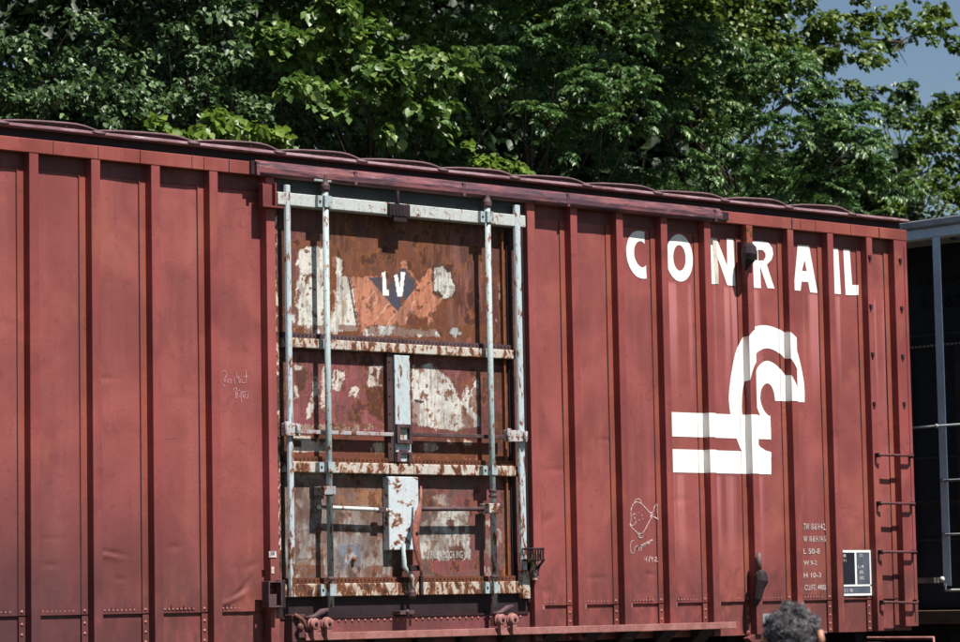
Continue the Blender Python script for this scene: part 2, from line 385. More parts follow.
# eave: dark band with the eave's shade painted in, flange strip and roof sheets with raised caps
obj('eave_shade_band', MB().box(XL, XR-.02, -.02, .05, 3.2525, 3.318), M_dark, car)
b = MB().prism([(-.085, 3.316), (-.092, 3.322), (-.088, 3.338), (-.05, 3.350), (.06, 3.352), (.06, 3.318)], XL-.02, XR+.03)
obj('eave_flange', b, M_roofedge, car, .003)
CAP = [B(px, py, -.06)[0] for px, py in ((97, 131), (192, 143), (278, 153), (360, 163), (441, 172), (513, 180), (585, 188), (656, 196), (723, 202), (787, 208), (850, 213))]
pitch = (CAP[-1]-CAP[0])/10
CAP = [CAP[0]-pitch*k for k in range(3, 0, -1)]+CAP+[XR+.02]
capr = MB(); caps = MB(); capb = MB()
for i in range(len(CAP)-1):
    a0, a1 = CAP[i], CAP[i+1]; L = a1-a0; last = i == len(CAP)-2
    h = .010 if last else random.uniform(.028, .040)
    pr = [(0, .0), (.03, .006), (.25, .62*h), (.5, .88*h), (.68, h), (.78, .98*h), (.86, .80*h), (.93, .46*h), (.98, .12*h), (1.0, 0)]
    rows = []
    for y, zz in ((-.075, 3.348), (.35, 3.368), (1.5, 3.42)):
        rows.append([(a0+L*q, y+(.02 if y < 0 else 0), zz+hh) for q, hh in pr])
    n = len(pr); vs = sum(rows, []); caps.add(vs, [(r*n+k, r*n+k+1, (r+1)*n+k+1, (r+1)*n+k) for r in range(2) for k in range(n-1)], True)
    back = [(x, 3.0-y, z) for x, y, z in vs]; caps.add(back, [(r*n+k, (r+1)*n+k, (r+1)*n+k+1, r*n+k+1) for r in range(2) for k in range(n-1)], True)
    # upstand face
    bot = [(x, -.052, 3.345) for x, y, z in rows[0]]; top = [(x, -.052, z-.002) for x, y, z in rows[0]]
    capb.add(bot+top, [(k, k+1, n+k+1, n+k) for k in range(n-1)])
    if not last:
        capr.tube([(x, -.062, z+.002) for x, y, z in rows[0]], [.006]*2+[.008]*(n-3)+[.012], 6)
        for q in (.12, .4, .68, .84): capb.dome((a0+L*q, -.053, 3.345+.35*h+.002), .009, .008)
        capr.tube([(a1-.06, -.09, 3.338), (a1, -.094, 3.332), (a1+.05, -.09, 3.335)], [.006, .016, .006], 6)
ro = obj('roof', caps, M_roof, car, fixn=False)
ORG[ro.name] = ORG[car.name]
obj('roof_cap_rim', capr, mat_plain('rim_grey_rust', (.20, .12, .13)), ro)
obj('roof_upstand', capb, mat_plain('upstand_dark_rust', (.085, .035, .035)), ro)
M_rung = mat_plain('rung_paint', (.12, .04, .045))
# ladder at the right end: rungs between last post and corner post, bolts where higher rungs are missing
for pl, pr_ in (((876, 454.5), (908, 456)), ((878, 503.5), (910, 503.5)), ((881, 552), (911, 552)), ((882, 601), (915, 603)), ((883, 648), (916, 650))):
    z = (B(*pl, -.12)[1]+B(*pr_, -.12)[1])/2; x0 = RRIB[-1]+.04; x1 = XR-.06
    b = MB().tube([(x0, -DP, z), (x0, -.122, z), (x0+.02, -.130, z), (x1-.02, -.130, z-(.012 if z < .1 else 0)), (x1, -.122, z), (x1, -DP, z)], .0125, 8); b.cur = 1
    b.box(x0-.016, x0+.012, -.118, -DP, z-.020, z+.018); b.box(x1-.012, x1+.016, -.118, -DP, z-.020, z+.018)
    obj('ladder_rung', b, [M_rung, M_dark], car, .003)
b = MB()
for px, py in ((869.6, 258), (870.6, 307), (872.4, 355), (874, 404.6), (900, 261), (901.5, 309), (902.5, 357), (904, 404.6)):
    x, z = B(px, py, -DP); obj('rung_bolt', MB().prism([(x-.018, z+.022), (x+.012, z+.022), (x+.012, z-.022), (x-.010, z-.022), (x-.010, z+.006), (x-.018, z+.006)], -DP-.012, -DP, 'y'), M_dark, car)
# underframe
b = MB().box(XL+.2, XR-.2, .35, 2.65, -.42, -.27).box(XL+.2, XR-.2, 1.2, 1.8, -.7, -.42)
for x in np.arange(XL+.5, XR, .8): b.box(x, x+.09, .08, 2.9, -.42, -.28)
obj('underframe', b, M_under, car)
def truck(cx, parent, name='wheel_truck'):
    b = MB()
    for y in (.45, 2.5):
        b.prism([(cx-1.15, RT+.36), (cx-1.15, RT+.58), (cx-.75, RT+.62), (cx-.35, RT+.80), (cx+.35, RT+.80), (cx+.75, RT+.62), (cx+1.15, RT+.58), (cx+1.15, RT+.36), (cx+.65, RT+.36), (cx+.35, RT+.16), (cx-.35, RT+.16), (cx-.65, RT+.36)], y, y+.12, 'y')
    b.box(cx-.2, cx+.2, .5, 2.55, RT+.38, RT+.72)
    t = obj(name, b, M_under, parent)
    for dx in (-.86, .86):
        w = MB()
        for y, s in ((.78, 1), (2.22, -1)):
            w.lathe((cx+dx, y-.03*s, RT+.42), [(.10, -.05*s), (.12, 0), (.33, .0), (.42, -.01*s), (.42, .08*s), (.455, .09*s), (.455, .12*s), (.3, .11*s), (.1, .11*s)], n=28)
        w.tube([(cx+dx, .5, RT+.42), (cx+dx, 2.5, RT+.42)], .075, 12)
        obj('wheelset', w, mat_plain('wheel_steel', (.07, .045, .035)), t)
truck(7.35, car); truck(-.6, car)
# ------------------------------------------------------------------ door
def avg(pts, y):
    q = [B(px, py, y) for px, py in pts]; return sum(a for a, _ in q)/len(q), sum(b_ for _, b_ in q)/len(q)
PD = .012                        # plane of the door skin
x0, x1, z0, z1 = 2.10, 4.62, .02, 3.16
nx, nz = int((x1-x0)/.0075), int((z1-z0)/.0075)
X, Z = np.meshgrid(np.linspace(x0, x1, nx), np.linspace(z0, z1, nz))
px, py = PROJ(np.stack([X.ravel(), np.full(X.size, PD), Z.ravel()], 1)); 
wx = px+(fbm(X.ravel()*16, Z.ravel()*16, 3, 4)-.5)*9; wy = py+(fbm(X.ravel()*16, Z.ravel()*11, 9, 4)-.5)*9
wx2 = px+(fbm(X.ravel()*30, Z.ravel()*30, 31, 3)-.5)*2.6; wy2 = py+(fbm(X.ravel()*30, Z.ravel()*30, 39, 3)-.5)*2.6
xr, zr = X.ravel(), Z.ravel()
N1 = fbm(xr*9, zr*7, 21, 5); N2 = fbm(xr*26, zr*22, 22, 4); NS = fbm(xr*26, zr*5.5, 23, 5); N3 = fbm(xr*4, zr*3, 24, 4); N4 = fbm(xr*60, zr*50, 25, 3)
C = np.zeros((xr.size, 3)); C[:] = (.085, .028, .018)
def blend(mask, col, a=1.0):
    m = (np.asarray(mask, float)*a)[:, None]; C[:] = C*(1-m)+np.array(col)*m
def sm(v, lo, hi): t_ = np.clip((v-lo)/(hi-lo), 0, 1); return t_*t_*(3-2*t_)
NE = [((fbm(xr*(14+9*k), zr*(14+9*k), 50+k, 4)-.5)*(10-1.6*k), (fbm(xr*(14+9*k), zr*(10+7*k), 70+k, 4)-.5)*(11-1.6*k)) for k in range(4)]
def poly(pts, w=1):
    if w != 1: return inpoly(wx2 if w == 2 else px, wy2 if w == 2 else py, pts)
    A = sum(inpoly(px+a, py+b_, pts).astype(float) for a, b_ in NE)/4
    fringe = ((A > .01)+(N4-.5)*.6 > .75)
    blend(fringe, (.125, .05, .028), .75)                 # rust creeping round every paint island
    return (A+(N4-.5)*1.1+(N2-.5)*.5) > .40
def poly_old(pts, w=1): return inpoly(wx, wy, pts) if w == 1 else inpoly(wx2 if w == 2 else px, wy2 if w == 2 else py, pts)
def R(x0_, y0_, x1_, y1_): return (px > x0_) & (px < x1_) & (py > y0_) & (py < y1_)
WHT = (.60, .58, .53); RUS = (.15, .05, .02); DRK = (.035, .014, .010); MAU = (.21, .062, .07)
def zoomp(ox, oy, s, pts): return [(ox+a/s, oy+b_/s) for a, b_ in pts]
# upper section
blend(R(285, 190, 327, 345), (.13, .04, .04)); blend(R(285, 190, 327, 345)*sm(NS, .45, .62), (.19, .08, .06), .6)
blend(R(327, 190, 520, 345)*sm(N3, .42, .62), (.17, .055, .028), .8)
blend(R(327, 190, 520, 345)*sm(NS, .52, .68), (.22, .085, .04), .6)
blend(R(450, 190, 520, 345)*sm(N1, .42, .55), (.13, .04, .04), .8)
blend(R(450, 230, 482, 345)*sm(NS, .50, .62), (.24, .10, .09), .55)
blend(R(485, 190, 520, 345), (.09, .03, .03), .8)
blend(R(488, 280, 503, 345)*(N1 > .54), (.42, .33, .26), .7)
# pale left field
blend(poly([(296, 262), (299, 252), (306, 247), (324, 246), (325, 334), (290, 334), (291, 310), (296, 300), (297, 280)]), WHT)
blend(R(291, 245, 325, 334)*(N1 > .58)*(px < 304), RUS, .9); blend(R(291, 245, 325, 334)*(N2 > .68), RUS, .8)
blend(R(290, 240, 299, 334)*(N2 > .48), (.17, .06, .05), .9)
blend(R(327, 245, 338, 334), (.30, .15, .10)); blend(R(327, 245, 338, 334)*(N1 > .5), (.14, .05, .02)); blend(R(327, 270, 338, 334)*(N1 < .46), (.55, .47, .38), .8)
blend(poly([(336, 257), (342, 260), (342, 276), (351, 277), (359, 331), (331, 331), (336, 300)], 2), WHT)
blend(R(342, 277, 348, 325)*sm(NS, .4, .6), (.55, .42, .22), .6)
blend(poly([(347.4, 277), (349.2, 277), (358.5, 328), (356.6, 328)], 3), (.07, .06, .07))
# salmon field, scratches
SAL = (.46, .185, .11)
sal = poly([(352, 277), (371, 277), (400, 276), (402, 262), (406, 262), (410, 272), (420, 284), (424, 277), (429, 270), (438, 268), (442, 276), (442, 300), (433, 312), (428, 331), (412, 334), (360, 333)])
blend(sal, SAL); blend(sal*sm(N3, .45, .6), (.47, .20, .13), .6); blend(sal*sm(NS, .55, .7), (.30, .10, .06), .5); blend(sal*(N2 > .70), (.25, .09, .05), .5)
for (a, b_, c_, d_) in ((372, 306, 384, 286), (376, 318, 392, 300), (385, 326, 398, 308), (366, 300, 374, 290), (405, 322, 414, 300)):
    blend(poly([(a, b_), (c_, d_), (c_+1, d_+1), (a+1, b_+1)], 2), (.62, .38, .30), .7)
blend(poly([(407, 324), (410, 313), (414, 316), (419, 320), (428, 317), (426, 330), (415, 332)]), (.12, .035, .02))
blend(poly([(366, 329), (380, 326), (397, 326), (410, 330), (436, 330), (439, 336), (364, 336)]), (.50, .50, .48))
blend(poly([(451, 330), (457, 327), (463, 336), (450, 336)]), (.45, .48, .48))
# diamond with initials
blend(inpoly(px+(wx2-px)*.5, py+(wy2-py)*.5, [(368.6, 277.6), (394, 277), (402, 268), (406, 268.5), (418, 284.8), (397.5, 311.5)]), (.055, .060, .085))
blend(inpoly(wx2, wy2, [(385, 276), (398, 276), (398, 281), (392, 283), (388, 279)])*(N2 > .45), (.11, .035, .02), .8)
blend(inpoly(wx2, wy2, [(401, 299), (406, 299), (404, 304), (401, 303)]), (.20, .05, .03))
for pl in ([(305, 258), (323, 257), (329, 345), (340, 345), (341, 375), (312, 372)], [(365, 272), (383, 270), (394, 335), (400, 258), (420, 258), (407, 378), (384, 376)]):
    blend(inpoly(px+(wx2-px)*.3, py+(wy2-py)*.3, zoomp(320, 220, 4.94, pl)), (.80, .78, .74))
# peeled flake
fl = poly(zoomp(320, 220, 4.94, [(570, 240), (600, 232), (640, 262), (660, 330), (657, 362), (612, 392), (590, 345), (563, 350), (570, 290)]))
blend(poly(zoomp(320, 220, 4.94, [(558, 222), (610, 218), (655, 262), (672, 372), (612, 396), (560, 358)])), (.05, .025, .02)); blend(fl, (.55, .55, .50)); blend(fl*(N2 > .6), (.25, .2, .17), .8)
# rows of section 2
s2 = R(285, 345, 520, 468); blend(s2, (.11, .037, .03))
m = R(285, 352, 392, 432); blend(m, MAU); blend(m*sm(NS, .5, .66), (.29, .10, .10), .6)
for pl in ([(185, 150), (192, 240), (150, 360), (125, 352), (150, 260), (165, 200)], [(205, 120), (225, 90), (228, 330), (205, 330)], [(258, 130), (325, 130), (320, 170), (288, 232), (258, 220)], [(340, 240), (368, 200), (392, 225), (380, 262), (345, 262)],
           [(440, 110), (520, 95), (525, 180), (470, 232), (430, 215), (435, 150)], [(508, 300), (528, 300), (525, 340), (506, 335)], [(72, 95), (125, 110), (120, 150), (78, 155)], [(70, 200), (95, 200), (90, 260), (70, 270)]):
    k = poly(zoomp(280, 345, 4.94, pl)); blend(k, (.58, .50, .46)); blend(k*(N2 > .57), (.20, .08, .06), .9)
for pl in ([(425, 215), (530, 200), (530, 400), (440, 330)], [(75, 130), (132, 125), (125, 215), (90, 235)], [(338, 330), (382, 325), (375, 375), (340, 370)], [(495, 120), (530, 110), (530, 200), (480, 180)]):
    k = poly(zoomp(280, 345, 4.94, pl)); blend(k*(N1 > .42), (.085, .028, .016), .95)
blend(R(285, 424, 392, 432)*(N1 > .44), (.16, .06, .03), .9); blend(R(285, 424, 392, 431)*(N2 > .55), (.4, .3, .24), .7)
m = R(285, 432, 392, 470); blend(m, (.17, .045, .03)); blend(m*(N1 > .54), (.08, .028, .015)); blend(R(291, 436, 326, 452)*(N1 < .56), (.55, .48, .42)); blend(poly([(370, 447), (375, 443), (390, 443), (390, 453), (371, 454)])*(N1 < .58), (.55, .42, .30))
m = R(412, 345, 485, 438); blend(m, (.16, .05, .045)); blend(m*sm(NS, .5, .6), (.22, .08, .07), .7)
blend(poly([(436, 358), (452, 356), (462, 362), (458, 378), (452, 392), (447, 372)]), (.25, .09, .09), .8)
big = poly(zoomp(395, 345, 4.94, [(85, 100), (180, 98), (250, 150), (300, 215), (320, 290), (330, 260), (360, 205), (367, 262), (402, 160), (414, 200), (417, 400), (320, 425), (230, 415), (130, 395), (90, 385)]))
blend(big, (.58, .56, .52)); blend(big*(N2 > .64), (.24, .11, .06), .95); blend(big*(px < 420)*(py > 402)*(N1 > .42), (.25, .14, .11), .8); blend(big*sm(NS, .56, .7), (.45, .38, .33), .6)
blend(big*(px > 455)*(N1 > .52), (.20, .08, .05), .8)
blend(poly(zoomp(395, 345, 4.94, [(95, 270), (140, 275), (140, 287), (97, 284)]), 2), (.06, .03, .025)); blend(poly(zoomp(395, 345, 4.94, [(290, 385), (318, 385), (300, 392), (296, 405)]), 2), (.06, .03, .02))
m = R(412, 438, 485, 470); blend(m, (.12, .035, .025)); 
for pl in ([(140, 480), (205, 482), (210, 520), (160, 535), (140, 510)], [(340, 470), (385, 475), (378, 500), (345, 498)], [(255, 472), (300, 475), (270, 490)]): blend(poly(zoomp(395, 345, 4.94, pl)), (.55, .42, .34))
blend(R(412, 455, 485, 470)*(N2 > .5), (.35, .14, .05), .7)
# section 3
m = R(285, 470, 392, 600); blend(m, (.24, .205, .19)); blend(m*sm(NS, .45, .6), (.36, .34, .33), .8); blend(m*sm(NS, .58, .70), (.17, .10, .07), .8); blend(m*(N1 > .60), (.14, .07, .045), .8)
blend(m*(py > 565)*(N1 > .42), (.15, .07, .05), .85)
blend(R(325, 478, 392, 506), (.20, .105, .075), .85); blend(R(325, 490, 392, 506)*(N1 > .5), (.33, .15, .06), .6)
blend(R(285, 478, 326, 500), (.19, .12, .09), .7)
blend(poly(zoomp(290, 470, 4.94, [(235, 372), (355, 362), (352, 485), (235, 488)]), 2), (.17, .19, .23)); blend(poly(zoomp(290, 470, 4.94, [(275, 420), (310, 410), (325, 430), (300, 470), (272, 460)])), (.40, .42, .45))  # grey metal patch, its sunlit spot painted in brighter
for q in ((285, 300), (360, 305)): blend(poly(zoomp(290, 470, 4.94, [(q[0]-15, q[1]-12), (q[0]+16, q[1]-12), (q[0]+16, q[1]+12), (q[0]-12, q[1]+12)])), (.12, .06, .04))
for yy in (208, 300, 440): blend(poly(zoomp(290, 470, 4.94, [(30, yy), (140, yy-6), (140, yy+2), (30, yy+9)]), 2), (.13, .09, .08), .7)
m = R(412, 470, 485, 600); blend(m, MAU); blend(m*(N1 > .55), (.16, .07, .06), .8)
k = poly(zoomp(380, 460, 5.243, [(250, 262), (300, 250), (460, 258), (472, 520), (215, 520), (202, 440), (215, 330)])); blend(k, (.46, .45, .42)); blend(k*sm(NS, .52, .66), (.30, .25, .22), .7); blend(k*(N2 > .63), (.2, .12, .08), .8)
blend(poly(zoomp(380, 460, 5.243, [(270, 190), (345, 185), (355, 240), (290, 235)])), (.36, .30, .27), .8)
for pl in ([(362, 452), (438, 458), (440, 515), (368, 515)], [(205, 170), (270, 165), (250, 300), (220, 330)], [(360, 310), (382, 315), (385, 370), (365, 350)]): blend(poly(zoomp(380, 460, 5.243, pl)), (.10, .045, .035))
blend(R(412, 572, 485, 600)*(N1 > .4), (.16, .075, .07), .9)
# right margin of the door with its rusty edge strip
m = R(482, 345, 520, 600); blend(m, (.14, .045, .045)); blend(m*(N1 > .52), (.09, .03, .02)); blend(R(482, 470, 507, 600)*(py < 600), MAU); blend(R(484, 520, 502, 585)*(N1 < .52), (.45, .36, .30), .8)
blend(R(503.5, 350, 506.5, 600)*(N2 > .35), (.36, .13, .04), .8); blend(R(500, 190, 502, 345), (.05, .02, .015), .8)
blend(N4 > .72, (.07, .03, .02), .5)
NS2 = fbm(xr*55, zr*9, 91, 5); blend(sm(NS2, .50, .66), (.10, .045, .03), .45)
blend((N2 > .62)*(N1 > .52), (.10, .038, .020), .7); blend(sm(fbm(xr*5, zr*5, 92, 5), .5, .62), (.09, .05, .045), .30)
NO = fbm(xr*13, zr*10, 94, 5); kp = 1-.95*sm(C.max(1), .20, .32)*(py < 470); blend(sm(NO, .56, .62)*(1-sm(NO, .66, .70))*kp, (.24, .085, .026), .50); blend(sm(NO, .62, .69)*kp, (.05, .02, .014), .75)
blend((py > 470)*sm(fbm(xr*7, zr*6, 95, 5), .48, .60), (.12, .085, .075), .55)
blend(((py > 585)|((py > 325)*(py < 345))|((py > 452)*(py < 468)))*(N1 > .42), (.14, .05, .022), .75)
for pl in ([(305, 258), (323, 257), (329, 345), (340, 345), (341, 375), (312, 372)], [(365, 272), (383, 270), (394, 335), (400, 258), (420, 258), (407, 378), (384, 376)]):
    blend(inpoly(px+(wx2-px)*.3, py+(wy2-py)*.3, zoomp(320, 220, 4.94, pl)), (.80, .78, .74), .75)
C *= (.82+.36*N4)[:, None]
Zr = np.zeros(X.size)
Vd = np.stack([xr-3.38, np.full(xr.size, PD-1.5)-(N1-.5)*.004, zr-(GZ+.24)], 1)
i = (np.arange(nx-1)[None, :]+np.arange(nz-1)[:, None]*nx).ravel()
t = NT('peeling_door_paint'); at = t.n.new('ShaderNodeVertexColor'); at.layer_name = 'paint'
c = t.mix(t.ramp(t.noise(120, 3, .6), .5, .8, 0, .3), at.outputs[0], (.06, .03, .02)); t.bump(t.noise(60, 5, .7), .004, .5)
M_doorpaint = t.done(c, .65, .25)
door = rawmesh('door', Vd, np.stack([i, i+1, i+nx+1, i+nx], 1), M_doorpaint, (0, 0, 0), car, True)
ca = door.data.color_attributes.new('paint', 'FLOAT_COLOR', 'POINT')
ca.data.foreach_set('color', np.concatenate([C, np.ones((len(C), 1))], 1).astype(np.float32).ravel())
ORG[door.name] = ORG[car.name]
door['label'] = 'rusty plug door with peeling white, maroon and salmon paint'
# frame pieces: x range, z range from the photo at depth y
def bx(name, pa, pb, y0_, y1_, mat_, bevel=.004, par=None, dz=0):
    xa, za = B(pa[0], pa[1], y0_); xb, zb = B(pb[0], pb[1], y0_)
    return obj(name, MB().box(xa, xb, y0_, y1_, za, zb), mat_, par or door, bevel)
ZB = {}
for nm, l, r_, yf, mt in (('top', (2.13, 2.950, 3.043), None, -.092, M_topbar), ('b2', (2.20, 1.915, 1.985), None, -.052, M_bar), ('b3', (2.20, 1.003, 1.082), None, -.052, M_bar), ('b4', (2.17, .100, .195), None, -.055, M_bar2)):
    b = MB().box(l[0], 4.575 if nm == 'top' else 4.49, yf, .01, l[1], l[2])
    obj('cross_bar', b, mt, door, .006)
    if nm != 'top':                                  # perforated ledge above the bar
        b = MB().box(2.21, 4.46, yf+.03, .011, l[2]+.003, l[2]+.042); b.cur = 1
        for k in range(60): b.box(2.24+k*.037, 2.253+k*.037, yf+.0275, yf+.031, l[2]+.015, l[2]+.028)
        obj('ledge', b, [M_rust if nm != 'b2' else M_iron, M_dark], door)
    ZB[nm] = l
obj('top_filler', MB().box(2.12, 4.59, -.05, .01, 3.045, 3.16), mat_plain('shaded_door_head', (.045, .05, .05)), door)  # shade under the hood put into this dark colour
# side tubes of the door
for xa, xb, zt, zb_ in ((B(286.6, 300, -.095)[0], B(292.4, 300, -.095)[0], 3.10, .10), (B(516.2, 300, -.095)[0], B(522.6, 300, -.095)[0], 3.12, .28)):
    b = MB(); xc = (xa+xb)/2; w = (xb-xa)/2
    b.prism([(xa, -.072), (xa+.006, -.093), (xa+.014, -.099), (xb-.014, -.099), (xb-.006, -.093), (xb, -.072)], zb_, zt, 'z')
    obj('side_tube', b, M_post, door, .004)
obj('side_tube', MB().prism([(4.482, -.02), (4.49, -.07), (4.566, -.07), (4.574, -.02)], .06, .277, 'z'), M_bar2, door, .003)
obj('door_edge', MB().box(2.118, 2.155, -.045, .01, .03, 2.93), mat_worn('scabby_jamb', (.52, .48, .42), amount=.85, scale=(30, 30, 16)), door)
obj('door_edge', MB().box(4.580, 4.600, -.03, .01, .03, 3.08), M_dark, door)
obj('door_gap', MB().box(2.157, 2.198, -.006, .011, .03, 2.93), M_dark, door)
obj('door_gap', MB().box(4.445, 4.479, -.004, .011, .20, 2.93), M_dark, door)
obj('edge_strip', MB().box(4.385, 4.40, -.02, .011, .24, 2.90), mat_plain('orange_rust', (.25, .09, .035), scale=20), door, .003)
# middle posts
bx('middle_post', (394.5, 355), (411.5, 462), -.045, .011, M_post, .004)
xm = B(394.5, 400, -.045)[0]
b = MB().box(xm-.055, xm-.004, -.03, .0115, 1.10, 1.91); b.cur = 1
for z in np.arange(1.2, 1.9, .13): b.dome((xm-.035, -.0305, z), .009, .008)
obj('post_channel', b, [mat_plain('channel_dark_rust', (.075, .038, .036)), M_dark], door)
# latch keeper on the middle post
xk0, zk0 = B(397, 424, -.07); xk1, zk1 = B(412.5, 444, -.07)
b = MB(); b.box(xk0, xk0+.03, -.075, -.045, zk1, zk0); b.box(xk1-.03, xk1, -.075, -.045, zk1, zk0); b.box(xk0+.031, xk1-.031, -.075, -.045, zk0-.03, zk0); b.box(xk0+.031, xk1-.031, -.075, -.045, zk1, zk1+.03)
obj('latch_keeper', b, M_iron, door, .004)
b = MB(); zl = B(400, 462, -.07)[1]; b.box(xk0, xk0+.035, -.07, -.045, zl, zk1-.06); b.box(xk1-.035, xk1, -.07, -.045, zl, zk1-.06); b.box(xk0+.036, xk1-.036, -.068, -.045, zk1-.075, zk1-.045)
obj('latch_keeper', b, M_iron, door, .004)
# thin locking bar at mid height with end clamps
for (a, b_) in (((292, 433), (393, 433.5)), ((411, 434), (503, 438))):
    xa, za = B(*a, -.05); xb, zb = B(*b_, -.05)
    obj('locking_bar', MB().box(xa, xb, -.06, -.02, (za+zb)/2-.012, (za+zb)/2+.016), M_iron if a[0] > 400 else mat_worn('grey_bar', (.36, .34, .36), amount=.5), door, .003)
for (pa, pb) in (((283, 423), (300, 436)), ((505, 430), (527, 442))):
    xa, za = B(*pa, -.12); xb, zb = B(*pb, -.12)
    b = MB().box(xa, xb, -.125, -.10, zb, za); b.tube([(xa+.02, -.14, zb-.005), (xa+.02, -.14, za+.01)], .02, 8)
    b.tube([(xb-.03, -.138, (za+zb)/2-.03), (xb-.03, -.138, (za+zb)/2+.035)], .018, 8)
    obj('tube_clamp', b, mat_worn('clamp_grey', (.45, .45, .46), amount=.5, scale=(30, 30, 30)), door, .003)
# lock rods with guides
def rod(px0, pxs, zt, zb_):
    xc = B(px0, 300, -.115)[0]
    r = obj('lock_rod', MB().tube([(xc, -.118, zt), (xc, -.118, zb_)], .0235, 14), M_rod, door)
    for z in (ZB['top'], ZB['b3'], ZB['b4']):
        yf = -.092 if z is ZB['top'] else -.052; ye = -.125 if yf < -.06 else -.10; g = MB()
        g.prism([(xc-.075, yf-.0005), (xc-.075, ye), (xc-.030, ye), (xc-.030, -.150), (xc+.030, -.150), (xc+.030, ye), (xc+.06, ye), (xc+.06, yf-.0005)], z[1]+.004, z[2]-.004, 'z'); g.cur = 1
        for dx in (-.055, .045): g.dome((xc+dx, ye-.0005, (z[1]+z[2])/2), .010, .008)
        obj('rod_guide', g, [M_rod, M_dark], r, 0)
    for z in (zt, .885, .845, .23): obj('rod_collar', MB().lathe((xc, -.118, z), [(.026, -.012), (.032, -.006), (.032, .006), (.026, .012)], (0, 0, 1), 14), M_iron, r)
    g = MB().lathe((xc, -.118, zt), [(.035, .0), (.035, .03), (.022, .06), (.014, .11)], (0, 0, 1), 14); obj('rod_tip', g, M_iron, r)
    return xc
xrodL = rod(326.5, None, 3.085, .02); xrodR = rod(488.8, None, 3.085, .00)
obj('top_hook', MB().box(xrodL-.10, xrodL+.06, -.118, -.085, 3.145, 3.17), M_rod, door, .003)
# middle catch on the top bar
xa, za = B(389.5, 203, -.12); xb, zb = B(410, 217.5, -.12)
b = MB().box(xa, xb, -.125, -.093, zb, za); b.tube([((xa+xb)/2-.01, -.11, za), ((xa+xb)/2-.01, -.11, za+.10)], .014, 8)
for k in range(4): b.box(xa+.02+k*.035, xa+.032+k*.035, -.130, -.124, zb+.01, za-.01)
b.box(xa+.04, xb-.03, -.12, -.093, zb-.04, zb-.002)
obj('top_catch', b, M_dark, door, .003)
# left upper bracket
xa, za = B(262, 183, -.12); xb, zb = B(276, 206, -.12)
b = MB().box(xa, xa+.012, -.13, -DP-.001, zb, za).box(xb-.012, xb, -.13, -DP-.001, zb, za+.01).box(xa, xb+.08, -.13, -DP-.001, zb-.014, zb-.001).box(xa+.013, xb-.013, -.095, -DP-.001, zb, za)
obj('stop_bracket', b, mat_plain('bracket_red', (.20, .05, .05)), door, .002)
# housing plate, cross rods, operating handle
bx('gear_housing', (388.5, 476.5), (419.5, 550), -.062, .011, mat_worn('housing_paint', (.54, .60, .63), amount=.46, scale=(9, 9, 11), streak=.5), .006)
xa, za = B(331, 507.5, -.07); xb, zb = B(388, 510, -.07)
o = MB().tube([(xa-.12, -.07, za+.002), (xb+.02, -.07, zb-.002)], .015, 8); obj('cross_rod', o, mat_worn('cross_rod_white', (.6, .62, .6), amount=.4), door)
obj('rod_yoke', MB().box(xrodL-.075, xrodL+.035, -.152, -.03, .838, .90), mat_worn('yoke_grey', (.30, .32, .34), amount=.5), door, .004); obj('rod_yoke', MB().box(xb-.10, xb-.03, -.09, -.05, zb-.02, zb+.018), M_iron, door, .004)
xa, za = B(420, 509, -.08); xb, zb = B(486, 509, -.08)
o = MB().tube([(xa, -.08, za), (xb, -.08, zb)], .017, 8); obj('cross_rod', o, M_iron, door)
obj('rod_yoke', MB().box(xrodR-.065, xrodR+.04, -.152, -.03, zb-.035, zb+.04), mat_worn('yoke_white', (.5, .52, .5), amount=.6), door, .005)
hp = [B(q[0], q[1], -.16) for q in ((421.5, 486), (421, 500), (418, 512), (415, 524), (414, 536), (415.5, 548), (418, 558), (421, 568), (421.5, 576))]
b = MB().tube([(x, -.155-.02*math.sin(k/8*math.pi), z) for k, (x, z) in enumerate(hp)], [.008, .012, .026, .034, .034, .032, .026, .018, .012], 10, flat=.45)
h = obj('door_handle', b, mat_plain('handle_rust_pink', (.34, .13, .10), scale=14, second=(.16, .055, .04)), door)
obj('handle_bolt', MB().dome((hp[4][0]+.005, -.19, hp[4][1]+.02), .016, .01), M_dark, h)
b = MB().box(hp[7][0]-.09, hp[7][0]+.03, -.15, -.05, hp[7][1]-.02, hp[7][1]+.02).box(hp[8][0]-.012, hp[8][0]+.014, -.165, -.14, hp[8][1]-.14, hp[8][1])
obj('handle_pivot', b, M_dark, h, .003)
xa, za = B(404, 560, -.09); 
b = MB().tube([(xa, -.09, za+.12), (xa, -.09, za-.05), (xa+.03, -.11, za-.09), (xa+.05, -.12, za-.14), (xa+.05, -.12, za-.26)], [.017, .02, .022, .02, .014], 8)
obj('lock_hasp', b, M_rod, door)
b = MB().lathe((xa+.05, -.12, za-.26), [(.02, -.03), (.03, -.01), (.03, .02), (.015, .04)], (0, 0, 1), 10); obj('lock_seal', b, M_iron, door)
xq, zq = B(353.5, 559, 0); obj('seal_bolt', MB().dome((xq, -.0, zq), .020, .025), mat_plain('orange_bolt', (.26, .09, .04)), door)
